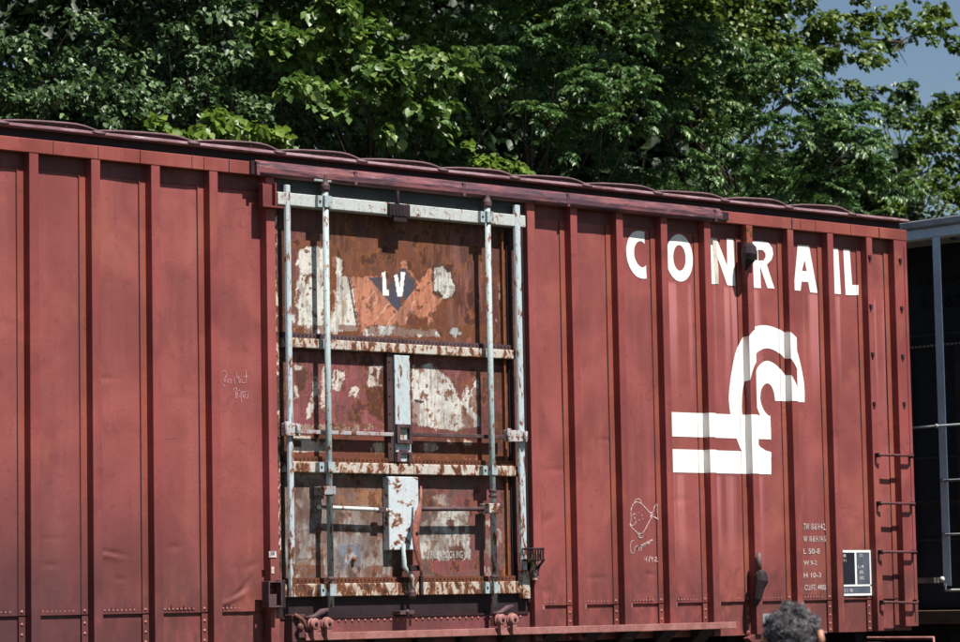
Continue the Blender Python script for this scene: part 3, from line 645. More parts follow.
# lower brackets
xa, za = B(267, 583, -.14); xb, zb = B(281, 605.5, -.14)
b = MB().box(xa, xa+.012, -.16, -DP-.002, zb, za).box(xb-.012, xb, -.16, -DP-.002, zb, za).box(xa, xb, -.16, -DP-.002, zb-.014, zb-.001).box(xa, xb, -.16, -DP-.002, za+.001, za+.012).box(xa+.03, xb-.03, -.13, -DP-.002, zb, (za+zb)/2).dome(((xa+xb)/2, -.1, (za+zb)/2+.03), .02, .02)
obj('lower_bracket', b, M_iron, door, .002)
b = MB().box(xb+.003, xb+.06, -.12, -.05, zb-.02, za+.02); obj('bracket_hinge', b, M_dark, door, .004)
xa, za = B(523, 549, -.11); xb, zb = B(540, 560, -.11); 
b = MB().tube([(xa, -.10, za), (xa+.04, -.17, za), (xb-.02, -.18, za), (xb+.03, -.10, za)], .008, 6).tube([(xa, -.10, zb), (xa+.04, -.17, zb), (xb-.02, -.18, zb), (xb+.03, -.10, zb)], .008, 6)
for k in range(5): b.box(xa+.040+k*.026, xa+.050+k*.026, -.182, -.170, zb, za)
b.box(xa, xb-.03, -.165, -DP-.002, zb-.006, zb+.006)
b.tube([(xb, -.15, zb), (xb-.05, -.09, zb-.09)], .008, 6).tube([(xb+.02, -.14, zb), (xb-.02, -.09, zb-.08)], .006, 6)
obj('stop_basket', b, mat_plain('basket_dark', (.022, .014, .016)), door, .0015)
obj('corner_plate', MB().box(4.560, 4.612, -DP-.03, -DP-.001, .20, .42), M_bar2, door, .004)
# faint stencil on the lower door panel is added with the writing
# ------------------------------------------------------------------ door track hood and lower rail (fixed to the car)
HX0, HX1 = 1.927, 6.777
b = MB().prism([(-DP-.006, 3.262), (-.108, 3.240), (-.122, 3.205), (-.122, 3.168), (-.112, 3.150), (-DP-.006, 3.142)], HX0, HX1)
obj('door_track_hood', b, M_hood, car, .004)
b = MB()
for xx in (HX0-.012, HX0+.9, 3.9, 5.0, HX1-.1): obj('track_hanger', MB().box(xx, xx+.028, -.125, -DP-.007, 3.143, 3.246), M_hood, car, .003)
obj('track_end_stop', MB().box(HX0-.045, HX0-.013, -.10, -DP-.0045, 3.15, 3.25), M_dark, car, .003); obj('track_end_stop', MB().box(HX1+.001, HX1+.09, -.10, -DP-.0045, 3.165, 3.235), M_dark, car, .003)
LR = (2.28, 6.76)
obj('lower_rail', MB().box(LR[0], LR[1], -.165, -.145, -.215, -.160).box(LR[0], LR[1], -.1449, -.02, -.178, -.162), M_pink, car, .004)
for x in np.arange(LR[0]+.25, LR[1], .43):
    obj('rail_bracket', MB().prism([(-.142, -.180), (-.142, -.205), (-.06, -.275), (.0, -.32), (.0, -.180)], x, x+.16), M_dark, car, .003)
# sill plate below the door
b = MB().box(2.13, 4.59, -.03, .04, -.30, -.045); b.cur = 1
for k in range(36): b.dome((2.32+k*.062, -.0305, -.078), .011, .010)
obj('door_sill', b, [mat_red('sill_pink', (.24, .075, .08), dirt=.8, pink=(.36, .13, .14)), M_rv], car)
obj('sill_recess', MB().box(2.13, 4.59, -.012, .03, -.042, .10), M_dark, car)
b = MB().box(2.15, 4.57, -.04, -.013, -.058, -.046)
obj('sill_lip', b, M_dark, car)
for k, (pxa, pya) in enumerate(((404, 612),)):
    x, z = B(pxa, pya, -.08); obj('sill_keeper', MB().box(x-.07, x+.07, -.12, -.031, z-.02, z+.01).dome((x, -.12, z), .02, .02), M_iron, car, .003)
# roller pairs standing on the lower rail
for n_, cx_ in enumerate((B(317, 627, -.14)[0], B(503, 622, -.14)[0])):
    zc = B(500, 619, -.14)[1]-.005
    b = MB().box(cx_-.10, cx_+.10, -.140, -.10, zc-.05, zc+.025); b.prism([(cx_-.10, zc+.0), (cx_-.03, zc+.03), (cx_+.03, zc+.03), (cx_+.10, zc+.0), (cx_+.05, zc-.05), (cx_-.05, zc-.05)], -.165, -.1405, 'y')
    r = obj('roller_carriage', b, M_pink, car, .004)
    for dx in (-.062, .062):
        b = MB().lathe((cx_+dx, -.190, zc), [(.018, -.022), (.034, -.020), (.042, -.012), (.042, .010), (.050, .013), (.050, .022), (.03, .024)], n=18); b.cur = 1; b.dome((cx_+dx, -.2122, zc), .015, .012)
        b.cur = 0; b.box(cx_+dx-.02, cx_+dx+.02, -.205, -.17, zc-.105, zc-.03)
        obj('roller_wheel', b, [M_pink, M_dark], r)
    obj('roller_latch', MB().tube([(cx_-.12, -.15, zc+.045), (cx_-.05, -.17, zc+.05), (cx_+.02, -.165, zc+.085), (cx_+.10, -.14, zc+.10)], [.014, .022, .024, .014], 8), M_iron, r)
x0_ = B(300, 627, -.12)[0]; z0_ = B(300, 627, -.12)[1]
b = MB().box(x0_-.07, x0_+.05, -.12, -.031, z0_-.11, z0_+.09).box(x0_-.03, x0_+.09, -.15, -.121, z0_-.08, z0_+.02).tube([(x0_-.06, -.13, z0_+.09), (x0_, -.15, z0_+.05), (x0_+.06, -.15, z0_-.05)], .018, 8).dome((x0_-.02, -.1505, z0_+.0), .03, .02)
obj('winch_casting', b, mat_worn('winch_grime', (.10, .045, .045), amount=.5, rust2=(.20, .08, .06)), car, .005)
# door stops right of the door: top pendant and bottom pendant, black with rusty strap
x, z = B(749, 228, -.11); 
b = MB().box(x-.035, x+.035, -.115, -DP-.001, B(749, 246, -.11)[1], B(749, 226, -.11)[1]); obj('stop_strap', b, mat_worn('strap', (.30, .07, .05), amount=.6, scale=(30, 30, 20)), car, .003)
za = B(749, 246, -.13)[1]; zb = B(749, 263, -.13)[1]
b = MB().tube([(x-.02, -.115, za+.02), (x-.022, -.125, za-.01), (x-.03, -.13, (za+zb)/2), (x-.035, -.125, zb+.03), (x-.045, -.11, zb-.02), (x-.05, -.10, zb-.06)], [.035, .060, .068, .055, .032, .012], 9, smooth=False)
obj('door_stop', b, M_dark, car, .006)
obj('door_stop_pad', MB().box(x+.02, x+.066, -.14, -.078, zb+.03, za-.03), mat_plain('mossy', (.05, .045, .02)), car, .008)
x, z = B(758, 560, -.11)
b = MB().tube([(x, -.12, B(0, 550, -.12)[1] if False else z+.06), (x, -.12, z-.10)], .022, 8).box(x-.012, x+.012, -.13, -.07, z-.12, z+.02); obj('stop_strap', b, mat_plain('stop_grey', (.16, .10, .10)), car)
za = B(758, 573, -.13)[1]; zb = B(758, 604, -.13)[1]
b = MB().tube([(x-.005, -.11, za+.015), (x+.005, -.125, za-.015), (x+.0, -.135, za-.07), (x-.02, -.13, za-.12), (x-.035, -.12, zb+.04), (x-.055, -.10, zb-.02)], [.035, .058, .062, .048, .036, .014], 9, smooth=False)
obj('door_stop', b, M_dark, car, .006)
# small grey plate on the sill near the man's head, jacking step
xa, za = B(762, 614, -.02); xb, zb = B(775, 624, -.02); obj('sill_tag_plate', MB().box(xa, xb+.05, -.03, .011, zb, za), mat_plain('grey_tag', (.30, .34, .36)), car, .002)
b = MB().prism([(7.02, -.30), (7.30, -.19), (7.60, -.14), (7.60, -.19), (7.34, -.26), (7.10, -.36)], -.05, .011, 'y'); obj('sill_gusset', b, M_rib, car, .003)
# ================================================================== WRITING AND MARKS ON THE CAR
def skin_d(x, z):
    x = np.atleast_1d(np.asarray(x, float)); z = np.atleast_1d(np.asarray(z, float))
    seed = 2 if x.mean() > 4 else 1
    d = (fbm(x*1.5, z*1.1, seed, 3)-.5)*.020+(fbm(x*4.2, z*2.2, seed+5, 2)-.5)*.0045
    rx = ((x/W) % 1.0) if seed == 1 else (((x-R0)/W) % 1.0)
    return d*np.clip(np.minimum(rx, 1-rx)/.3, 0, 1)
RIBX = RRIB
def yprof(x, z):
    for xl in RIBX:
        if xl-.0615 <= x <= xl-.052: return -.0088
        if xl-.052 < x < xl-.0005: return -.0088
        if xl-.0005 <= x <= xl+.0795: return -DP-.0028
    return min(float(skin_d(x, z)[0]), .004)-.0030
def intervals(x, polys):
    iv = []
    for p in polys:
        zs = []; n = len(p)
        for i in range(n):
            x1, z1 = p[i]; x2, z2 = p[(i+1) % n]
            if (x1 > x) != (x2 > x): zs.append(z1+(x-x1)/(x2-x1)*(z2-z1))
        zs.sort(); iv += list(zip(zs[::2], zs[1::2]))
    return iv
def union(iv):
    iv = sorted(iv); o = []
    for a, b_ in iv:
        if o and a <= o[-1][1]+1e-5: o[-1][1] = max(o[-1][1], b_)
        else: o.append([a, b_])
    return o
def drape(name, polys, mat_, parent, holes=(), dx=.0035, off=0.):
    xs_ = [q[0] for p in polys for q in p]; xa, xb = min(xs_)+1e-4, max(xs_)-1e-4
    xs_ = set(np.linspace(xa, xb, max(3, int((xb-xa)/dx))))
    for xl in RIBX:
        for e in (-.0625, -.0615, -.0028, .0012, .0790, .0900):
            if xa < xl+e < xb: xs_.add(xl+e)
    xs_ = sorted(xs_); mb = MB()
    def ev(x):
        iv = union(intervals(x, polys)); 
        for ha, hb in union(intervals(x, holes)) if holes else []:
            nv = []
            for a, b_ in iv:
                if hb <= a or ha >= b_: nv.append([a, b_]); continue
                if ha > a: nv.append([a, ha])
                if hb < b_: nv.append([hb, b_])
            iv = nv
        return iv
    for k in range(len(xs_)-1):
        x1, x2 = xs_[k], xs_[k+1]; e = min(1e-5, (x2-x1)*.1)
        i1, i2 = ev(x1+e), ev(x2-e)
        if len(i1) != len(i2): i1 = i2 = ev((x1+x2)/2)
        for (a1, b1), (a2, b2) in zip(i1, i2):
            m = max(1, int(max(b1-a1, b2-a2)/.05))
            vs = []
            for q in range(m+1):
                z1 = a1+(b1-a1)*q/m; z2 = a2+(b2-a2)*q/m
                vs += [(x1, yprof(x1, z1)-off, z1), (x2, yprof(x2, z2)-off, z2)]
            mb.add(vs, [(2*q, 2*q+1, 2*q+3, 2*q+2) for q in range(m)])
    o = obj(name, mb, mat_, parent, fixn=False); return o
def wp(ox, oy, s, pts, y=0): return [B(ox+a/s, oy+b_/s, y) for a, b_ in pts]
def smooth(pts, k=6, closed=True):
    o = []; n = len(pts); P = [np.array(p) for p in pts]
    for i in range(n if closed else n-1):
        g = lambda j: P[j % n] if closed else P[min(max(j, 0), n-1)]
        p0, p1, p2, p3 = g(i-1), g(i), g(i+1), g(i+2)
        for q in range(k):
            t_ = q/k; o.append(tuple(.5*((2*p1)+(-p0+p2)*t_+(2*p0-5*p1+4*p2-p3)*t_**2+(-p0+3*p1-3*p2+p3)*t_**3)))
    if not closed: o.append(tuple(P[-1]))
    return o
C1 = smooth(wp(610, 220, 7.385, [(252, 88), (210, 80), (168, 92), (138, 130), (120, 190), (118, 240), (127, 300), (152, 362), (192, 412), (235, 432), (270, 432)]), 5, False) + \
     smooth(wp(610, 220, 7.385, [(266, 335), (240, 350), (208, 328), (183, 280), (177, 235), (182, 195), (197, 168), (216, 157), (236, 160), (254, 176)]), 5, False)
drape('letter', [C1], M_letter, car)
def ell(cx, cz, rx, rz, n=48, sh=0): return [(cx+rx*math.cos(2*math.pi*i/n)+sh*rz*math.sin(2*math.pi*i/n), cz+rz*math.sin(2*math.pi*i/n)) for i in range(n)]
drape('letter', [ell(6.371, 2.831, .156, .196)], M_letter, car, holes=[ell(6.368, 2.831, .072, .106)])
drape('letter', [[(6.728, 3.02), (6.818, 3.02), (6.936, 2.80), (6.936, 3.03), (7.02, 3.032), (7.028, 2.636), (6.930, 2.636), (6.822, 2.86), (6.825, 2.638), (6.738, 2.636)]], M_letter, car)
drape('letter_patch', [[(6.765, 3.018), (6.812, 3.018), (6.823, 2.64), (6.785, 2.64)]], mat_plain('cream_patch', (.70, .64, .50), b=0), car, off=.002)
drape('letter', [wp(740, 220, 7.13, [(80, 150), (150, 150), (200, 162), (228, 200), (234, 245), (222, 285), (190, 318), (245, 489), (196, 486), (143, 335), (150, 486), (100, 484)])], M_letter, car,
      holes=[wp(740, 220, 7.13, [(125, 212), (160, 215), (180, 240), (180, 265), (166, 288), (130, 290)])])
drape('letter', [wp(740, 220, 7.13, [(410, 178), (490, 182), (551, 521), (498, 516), (484, 442), (438, 440), (430, 505), (380, 500)])], M_letter, car, holes=[wp(740, 220, 7.13, [(459, 286), (474, 366), (440, 362)])])
drape('letter', [[(8.248, 3.036), (8.331, 3.036), (8.350, 2.638), (8.258, 2.638)]], M_letter, car)
drape('letter', [[(8.398, 3.035), (8.482, 3.035), (8.503, 2.728), (8.579, 2.731), (8.575, 2.642), (8.411, 2.634)]], M_letter, car)
outer = smooth([(7.849, 1.685), (7.842, 1.877), (7.76, 2.14), (7.60, 2.275), (7.376, 2.322), (7.17, 2.27), (7.03, 2.12), (6.955, 1.93), (6.912, 1.72), (6.918, 1.60), (6.943, 1.50), (6.99, 1.36), (7.065, 1.23)], 6, False)
inner = smooth([(7.262, 1.24), (7.250, 1.30), (7.245, 1.36), (7.12, 1.40), (7.075, 1.50), (7.062, 1.60), (7.076, 1.76), (7.14, 1.94), (7.255, 2.075), (7.40, 2.127), (7.56, 2.08), (7.68, 1.96), (7.73, 1.82), (7.738, 1.685)], 6, False)
arc2o = smooth([(7.704, 1.685), (7.685, 1.79), (7.61, 1.90), (7.50, 1.99), (7.380, 2.02), (7.27, 1.96), (7.225, 1.85), (7.222, 1.74), (7.24, 1.64), (7.285, 1.545)], 6, False)
arc2i = smooth([(7.40, 1.545), (7.33, 1.60), (7.292, 1.68), (7.300, 1.76), (7.335, 1.81), (7.385, 1.83), (7.43, 1.81), (7.462, 1.76), (7.474, 1.685)], 6, False)
drape('emblem', [outer+inner, arc2o+arc2i, [(6.222, 1.555), (6.222, 1.356), (7.02, 1.356), (7.12, 1.34), (7.245, 1.34), (7.255, 1.357), (7.409, 1.357), (7.407, 1.557)], [(6.222, 1.253), (6.222, 1.063), (7.400, 1.063), (7.404, 1.252), (7.34, 1.262), (7.275, 1.29), (7.25, 1.31), (7.09, 1.24), (7.07, 1.252)],
                 [(6.99, 1.36), (7.06, 1.22), (7.27, 1.22), (7.245, 1.37)]], M_letter, car)
FONT = None
def textmesh(name, s, x0, z0, h, w, mat_, parent, y=None, wide=None, bold=.0):
    cu = bpy.data.curves.new('t', 'FONT'); cu.body = s; cu.size = 1; cu.resolution_u = 3; cu.offset = bold
    to = bpy.data.objects.new('t', cu); COL.objects.link(to); dg = bpy.context.evaluated_depsgraph_get(); me = bpy.data.meshes.new_from_object(to.evaluated_get(dg))
    V = np.array([v.co[:] for v in me.vertices]); F = [tuple(p.vertices) for p in me.polygons]
    bpy.data.objects.remove(to); bpy.data.curves.remove(cu); bpy.data.meshes.remove(me)
    mn, mx = V.min(0), V.max(0); xs_ = x0+(V[:, 0]-mn[0])/(mx[0]-mn[0])*w; zs = z0+(V[:, 1]-mn[1])/(mx[1]-mn[1])*h
    ys = np.array([yprof(a, b_)-.001 for a, b_ in zip(xs_, zs)]) if y is None else np.full(len(V), y)
    mb = MB(); mb.add(np.stack([xs_, ys, zs], 1).tolist(), F); return obj(name, mb, mat_, parent, fixn=False)
M_sten = mat_plain('stencil_white', (.60, .56, .54), b=0, scale=30, second=(.42, .28, .26))
for s, (pa, pb) in (('TW 10-8 H 4-2', ((801, 530), (824, 523.5))), ('W 10-8 H 14-5', ((801, 542), (824, 536))), ('L 50-8', ((801, 554), (818.5, 548.5))), ('W 9-2', ((801, 565.5), (815.5, 560.5))), ('H 10-3', ((801, 578), (819.5, 572.5))), ('CU.FT. 4900', ((802, 590.5), (824.5, 584.5)))):
    xa, za = B(*pa, 0); xb, zb = B(*pb, 0); xa += .028; xb = min(xb+.01, 8.055); textmesh('stencil_text', s, xa, za, zb-za, xb-xa, M_sten, car, bold=.006)
# inspection data panel
M_blk = mat_plain('data_black', (.018, .018, .028), b=0, rough=.4); M_slate = mat_plain('data_slate', (.09, .105, .14), b=0)
yb = -.0125
b = MB().box(8.262, 8.425, yb, -.002, .115, .425); dp = obj('data_panel', b, M_blk, car)
obj('data_panel', MB().box(8.4255, 8.612, yb, -.002, .115, .425).box(8.262, 8.612, yb, -.002, .040, .1145), M_slate, car)
b = MB().box(8.262, 8.622, yb-.003, yb-.0002, .405, .425); b.box(8.412, 8.434, yb-.003, yb-.0002, .13, .4045); b.box(8.262, 8.622, yb-.003, yb-.0002, .115, .1295); b.box(8.262, 8.622, yb-.003, yb-.0002, .035, .052); b.box(8.604, 8.622, yb-.003, yb-.0002, .0525, .4045)
obj('data_border', b, M_letter, dp)
for s, x0_, z0_, h_, w_ in (('85', 8.268, .365, .025, .035), ('7 1', 8.268, .325, .022, .035), ('CO', 8.475, .368, .026, .045), ('1-9', 8.455, .268, .028, .075), ('85', 8.475, .222, .028, .045), ('NRC', 8.475, .172, .028, .055), ('3 1  90', 8.268, .065, .032, .11)):
    textmesh('data_text', s, x0_, z0_, h_, w_, M_sten, dp, y=yb-.0012, bold=.02)
# chalk drawings
M_chalk = mat_plain('white_chalk', (.74, .56, .54), b=0, rough=.9, scale=40, second=(.45, .25, .23))
def strokes(name, lines, ox, oy, s, w, mat_, parent, k=4):
    mb = MB()
    for ln in lines:
        p = [B(ox+a/s, oy+b_/s, 0) for a, b_ in ln]
        p = smooth(p, k, False) if len(p) > 2 else p
        pts = [Vector((x, yprof(x, z) if RIBX is RRIB else min(float(skin_d(x, z)[0]), .004)-.003, z)) for x, z in p]
        for i in range(len(pts)-1):
            a, b_ = pts[i], pts[i+1]; d = (b_-a); 
            if d.length < 1e-5: continue
            n = Vector((-d.z, 0, d.x)).normalized()*w*random.uniform(.35, .6); e = d.normalized()*w*.2
            mb.add([a-n-e, a+n-e, b_+n+e, b_-n+e], [(0, 1, 2, 3)])
    return obj(name, mb, mat_, parent, fixn=False)
FISH = [[(80, 275), (90, 235), (88, 170), (100, 125), (125, 98), (150, 100), (175, 112), (205, 145), (235, 178), (262, 175), (275, 135), (293, 115), (292, 165), (298, 235), (275, 215), (250, 225), (225, 270), (200, 320), (180, 345), (150, 348), (120, 325), (90, 295), (80, 275)], [(118, 98), (125, 78), (150, 72), (168, 88), (165, 108)], [(80, 272), (100, 285), (120, 272), (132, 250)], [(108, 200), (118, 188), (130, 200)], [(112, 215), (118, 235), (122, 218), (114, 212)], [(140, 350), (152, 378), (175, 382), (188, 362), (180, 342)], [(152, 355), (165, 372)], [(238, 182), (262, 192)], [(240, 200), (262, 200)], [(238, 218), (255, 208)], [(150, 180), (156, 186)], [(175, 200), (180, 206)], [(150, 240), (157, 246)], [(180, 230), (186, 236)]]
strokes('chalk_fish', FISH[:3], 620, 490, 8.02, .0068, M_chalk, car)
for ln_ in FISH[3:]: strokes('chalk_mark', [ln_], 620, 490, 8.02, .0068, M_chalk, car)
strokes('chalk_signature', [[(112, 405), (92, 415), (85, 445), (86, 480), (95, 508), (112, 500), (118, 480)], [(118, 480), (124, 448), (130, 460), (138, 445), (142, 466), (150, 450)], [(152, 450), (150, 490)], [(152, 455), (165, 448), (160, 465)], [(172, 445), (170, 488)], [(172, 450), (186, 444), (182, 462)], [(190, 442), (196, 452), (205, 432), (212, 440)], [(215, 435), (225, 420), (232, 432), (245, 410), (262, 402)], [(140, 462), (200, 428), (255, 398)]], 620, 490, 8.02, .0068, M_chalk, car)
strokes('chalk_date', [[(200, 540), (198, 558), (216, 556)], [(214, 535), (214, 575)], [(240, 530), (232, 575)], [(262, 545), (252, 540), (250, 552), (262, 552), (262, 542), (260, 574)], [(275, 545), (288, 538), (292, 550), (276, 572), (298, 572)]], 620, 490, 8.02, .0068, M_chalk, car)
M_chalk2 = mat_plain('pink_chalk', (.62, .33, .36), b=0, rough=.9, scale=40, second=(.36, .14, .14))
RIBX = LRIB
strokes('chalk_scrawl', [[(70, 115), (105, 92), (130, 125), (128, 175), (98, 235), (105, 270), (135, 225), (150, 290), (180, 235), (215, 240), (205, 290), (225, 300)], [(85, 310), (98, 345), (108, 320)], [(262, 200), (258, 240), (272, 300)], [(298, 120), (302, 210), (330, 190), (345, 290), (375, 225), (395, 285), (430, 280)], [(440, 80), (452, 150), (452, 290)], [(400, 195), (480, 175)]], 218, 365, 16.05, .0055, M_chalk2, car)
strokes('chalk_scrawl', [[(245, 405), (262, 385), (300, 370)], [(300, 375), (312, 460), (305, 530)], [(335, 420), (345, 400), (358, 440), (350, 520)], [(270, 420), (290, 440), (285, 530)], [(378, 430), (372, 520), (378, 600)], [(395, 420), (405, 520)], [(410, 440), (440, 425), (425, 530)], [(450, 430), (485, 425), (480, 500), (462, 548)]], 218, 365, 16.05, .0055, M_chalk2, car)
# sticker and mark on the left jamb
xa, za = B(268.6, 557.5, -DP); xb, zb = B(276, 551.3, -DP); sk = obj('sticker', MB().box(xa, xb, -DP-.006, -DP-.004+.003, za, zb), M_sten, car)
textmesh('sticker_text', 'XM', xa+.012, za+.014, .03, .035, M_slate, sk, y=-DP-.0072, bold=.02)
xa, za = B(271.2, 573.5, -DP); xb, zb = B(273.8, 566.8, -DP); obj('painted_mark', MB().box(xa, xb, -DP-.004, -DP-.0005, za, zb), M_sten, car)
xa, za = B(430, 558.5, PD); xb, zb = B(462, 551, PD); textmesh('door_stencil', 'P US A MOOR ING', xa, za, zb-za, xb-xa, mat_plain('door_stencil_white', (.56, .55, .54), b=0, scale=30, second=(.32, .25, .23)), door, y=PD-.006, bold=.0)
# ================================================================== GREY HOPPER CAR BEYOND
HX = 10.45
hop = thing('hopper_car', 'pale blue grey hopper car end with posts and grab irons behind the red boxcar', 'hopper car', (15.0, 1.5, GZ+.24))
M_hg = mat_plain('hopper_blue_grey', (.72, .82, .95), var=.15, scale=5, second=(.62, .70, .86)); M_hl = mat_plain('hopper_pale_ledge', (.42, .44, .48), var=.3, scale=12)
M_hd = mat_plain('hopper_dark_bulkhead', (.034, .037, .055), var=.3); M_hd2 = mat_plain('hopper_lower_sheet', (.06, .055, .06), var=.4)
ztop = BX(935, 219.2, HX)[1]; zled = BX(935, 226.8, HX)[1]; zbm = BX(935, 237, HX)[1]
yl, yr = -.08, 3.10; HL = 25.0
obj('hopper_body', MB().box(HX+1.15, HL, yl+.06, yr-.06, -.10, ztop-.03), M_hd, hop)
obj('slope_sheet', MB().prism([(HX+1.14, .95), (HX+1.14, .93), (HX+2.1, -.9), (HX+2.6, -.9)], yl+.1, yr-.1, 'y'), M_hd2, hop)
obj('end_beam', MB().box(HX, HX+.12, yl, yr, zbm, zled), M_hg, hop, .01)
obj('roof_ledge', MB().box(HX-.03, HL, yl-.03, yr+.03, zled+.002, ztop-.01).box(HX-.05, HX-.031, yl-.03, yr+.03, zled+.01, ztop), M_hl, hop, .006)
obj('rivet_strip', MB().box(HX-.045, HX-.0, yl, yr, ztop-.009, ztop+.006), M_hl, hop)
yp0 = BX(941.3, 300, HX)[0]; yp1 = BX(934.2, 300, HX)[0]; zlow = BX(940, 586, HX)[1]
obj('end_post', MB().box(HX, HX+.012, yp0, yp1, zlow, zbm-.002), M_hg, hop)
obj('end_post', MB().box(HX, HX+.15, yl, yl+.09, zlow, zbm-.002), M_hg, hop, .003)
obj('end_post', MB().box(HX, HX+.15, 2.2, 2.28, zlow, zbm-.002), M_hg, hop, .003)
ypm = (yp0+yp1)/2
for py_, yb0, yb1, lab in ((426, yp0-.35, 2.3, 'grab_iron'), (481, yl+.02, yp0+.02, 'grab_iron'), (535, yl+.02, yp0+.02, 'grab_iron')):
    z = BX(938, py_, HX-.06)[1]; b = MB().tube([(HX, yb1, z), (HX-.06, yb1-.015, z), (HX-.06, yb0+.015, z), (HX, yb0, z)], .011, 8); b.dome((HX-.075, ypm if yb1 > 1 else yb1-.02, z), .022, .02, (-1, 0, 0))
    obj(lab, b, mat_plain('grab_grey', (.36, .38, .42)), hop)
z = BX(930, 346, HX+1.13)[1]; b = MB().box(HX+1.115, HX+1.149, yl+.06, yr-.06, z-.012, z+.012)
sm_ = obj('bulkhead_seam', b, mat_plain('seam_brown', (.20, .15, .14)), hop)
b = MB()
for k in range(60): b.dome((HX+1.114, yl+.1+k*.05, z), .013, .012, (-1, 0, 0))
obj('seam_rivets', b, mat_plain('seam_rivet', (.42, .34, .32)), sm_)
for k in range(5): obj('bulkhead_stiffener', MB().box(HX+1.10, HX+1.149, .10+k*.62, .15+k*.62, -.09, z-.02), M_hd2, hop)
for zz in (.55, 1.35, 2.55): obj('sheet_lap', MB().box(HX+1.135, HX+1.149, yl+.06, yr-.06, zz, zz+.025), mat_plain('lap_grey', (.07, .07, .085)), hop)
obj('corner_ladder_side', MB().box(HX+.2, HX+.24, yl+.01, yl+.06, -.3, zbm-.01), M_hg, hop)
b = MB().box(HX-.1, HX+1.14, yl, yr, -.24, -.12); obj('end_platform', b, mat_plain('platform_rust', (.12, .075, .055)), hop)
z = BX(950, 587, HX-.1)[1]; b = MB().tube([(HX-.1, yp0-.02, z+.04), (HX-.1, yp0-.02, z-.03), (HX-.1, yl, z-.035)], .012, 8); b.dome((HX-.11, ypm-.04, z+.07), .03, .03, (-1, 0, 0)); obj('uncoupling_lever', b, mat_plain('lever_white', (.6, .6, .58)), hop)
ya, za = BX(917, 578, HX-.1); yb_, zb = BX(936, 583, HX-.1); obj('step_grating', MB().box(HX-.12, HX-.02, yb_, ya, zb, za), mat_plain('grating_tan', (.34, .29, .25)), hop)
# diagonal brace, roof hatch rail
b = MB().tube([(HX+.9, yp0-.1, -.1), (HX+1.1, yl+.1, .9)], .03, 8); obj('end_brace', b, M_hd2, hop)
b = MB().tube([(HX+.4, *BX(951, 239, HX+.4)), (HX+.4, *BX(962, 241, HX+.4))], .016, 8); obj('brake_pipe', b, M_hl, hop)
# dull reporting marks on the bulkhead
M_mark = mat_plain('dull_marks', (.006, .006, .009), b=0)
def xtext(s, pa, pb, X_):
    cu = bpy.data.curves.new('t', 'FONT'); cu.body = s; cu.size = 1; cu.resolution_u = 3; cu.offset = .02
    to = bpy.data.objects.new('t', cu); COL.objects.link(to); dg = bpy.context.evaluated_depsgraph_get(); me = bpy.data.meshes.new_from_object(to.evaluated_get(dg))
    V = np.array([v.co[:] for v in me.vertices]); F = [tuple(p.vertices) for p in me.polygons]; bpy.data.objects.remove(to)
    mn, mx = V.min(0), V.max(0); ya_, za_ = BX(*pa, X_); yb2, zb2 = BX(*pb, X_)
    mb = MB(); mb.add(np.stack([np.full(len(V), X_), ya_+(V[:, 0]-mn[0])/(mx[0]-mn[0])*(yb2-ya_), za_+(V[:, 1]-mn[1])/(mx[1]-mn[1])*(zb2-za_)], 1).tolist(), F); obj('reporting_mark', mb, M_mark, hop, fixn=False)
xtext('NAHX', (919, 286), (964, 273), HX+1.144); xtext('3', (920, 309), (926, 295), HX+1.144); xtext('63', (945, 308), (961, 294), HX+1.144)
obj('hopper_underframe', MB().box(HX-.05, HL, .6, 2.4, -.6, -.25).box(HX+.3, HX+2.5, yl+.1, yr-.1, -.75, -.45), M_under, hop)
truck(HX+1.6, hop); truck(HL-1.6, hop)
b = MB().box(HX-.55, HX-.06, 1.35, 1.65, -.62, -.40).box(HX-.75, HX-.5, 1.28, 1.72, -.65, -.37); obj('coupler', b, M_iron, hop, .02)
b = MB().box(XR, XR+.36, 1.35, 1.65, -.62, -.40).box(XR+.30, XR+.52, 1.28, 1.72, -.65, -.37); obj('coupler', b, M_iron, car, .02)
x_, (y_, z_) = XR+.2, BX(925, 638, XR+.2); obj('uncoupling_rod', MB().tube([(x_, 2.2, z_), (x_, y_-.1, z_), (x_, y_-.1, z_-.25)], .014, 8), M_pink, car)
# ================================================================== PERSON (grey curly head at the bottom edge)
HP = Vector((-3.085, -9.80, 0.0))
M_skin = mat_plain('skin', (.50, .25, .17), var=.12, b=.1); M_shirt = mat_plain('blue_shirt', (.025, .045, .30), var=.25, scale=20); M_jean = mat_plain('trousers', (.05, .06, .10), scale=30)
per = thing('person', 'person with curly grey hair and blue shirt standing in front of the boxcar', 'person', (HP.x, HP.y, GZ))
def skinfig(name, chains, mat_, root=0, sub=2):
    vs, es, rs, ix = [], [], [], {}
    for ch in chains:
        prev = None
        for p, r in ch:
            key = tuple(round(c, 4) for c in p)
            if key not in ix: ix[key] = len(vs); vs.append(p); rs.append(r)
            k = ix[key]
            if prev is not None and prev != k: es.append((prev, k))
            prev = k
    me = bpy.data.meshes.new(name); me.from_pydata(vs, es, []); o = bpy.data.objects.new(name, me); COL.objects.link(o)
    me.materials.append(mat_)
    m = o.modifiers.new('skin', 'SKIN'); m.use_smooth_shade = True
    for i, v in enumerate(me.skin_vertices[0].data):
        r = rs[i]; v.radius = (r, r) if not hasattr(r, '__len__') else r; v.use_root = (i == root)
    s_ = o.modifiers.new('sub', 'SUBSURF'); s_.levels = sub; s_.render_levels = sub
    o.parent = per; return o
H = 1.61
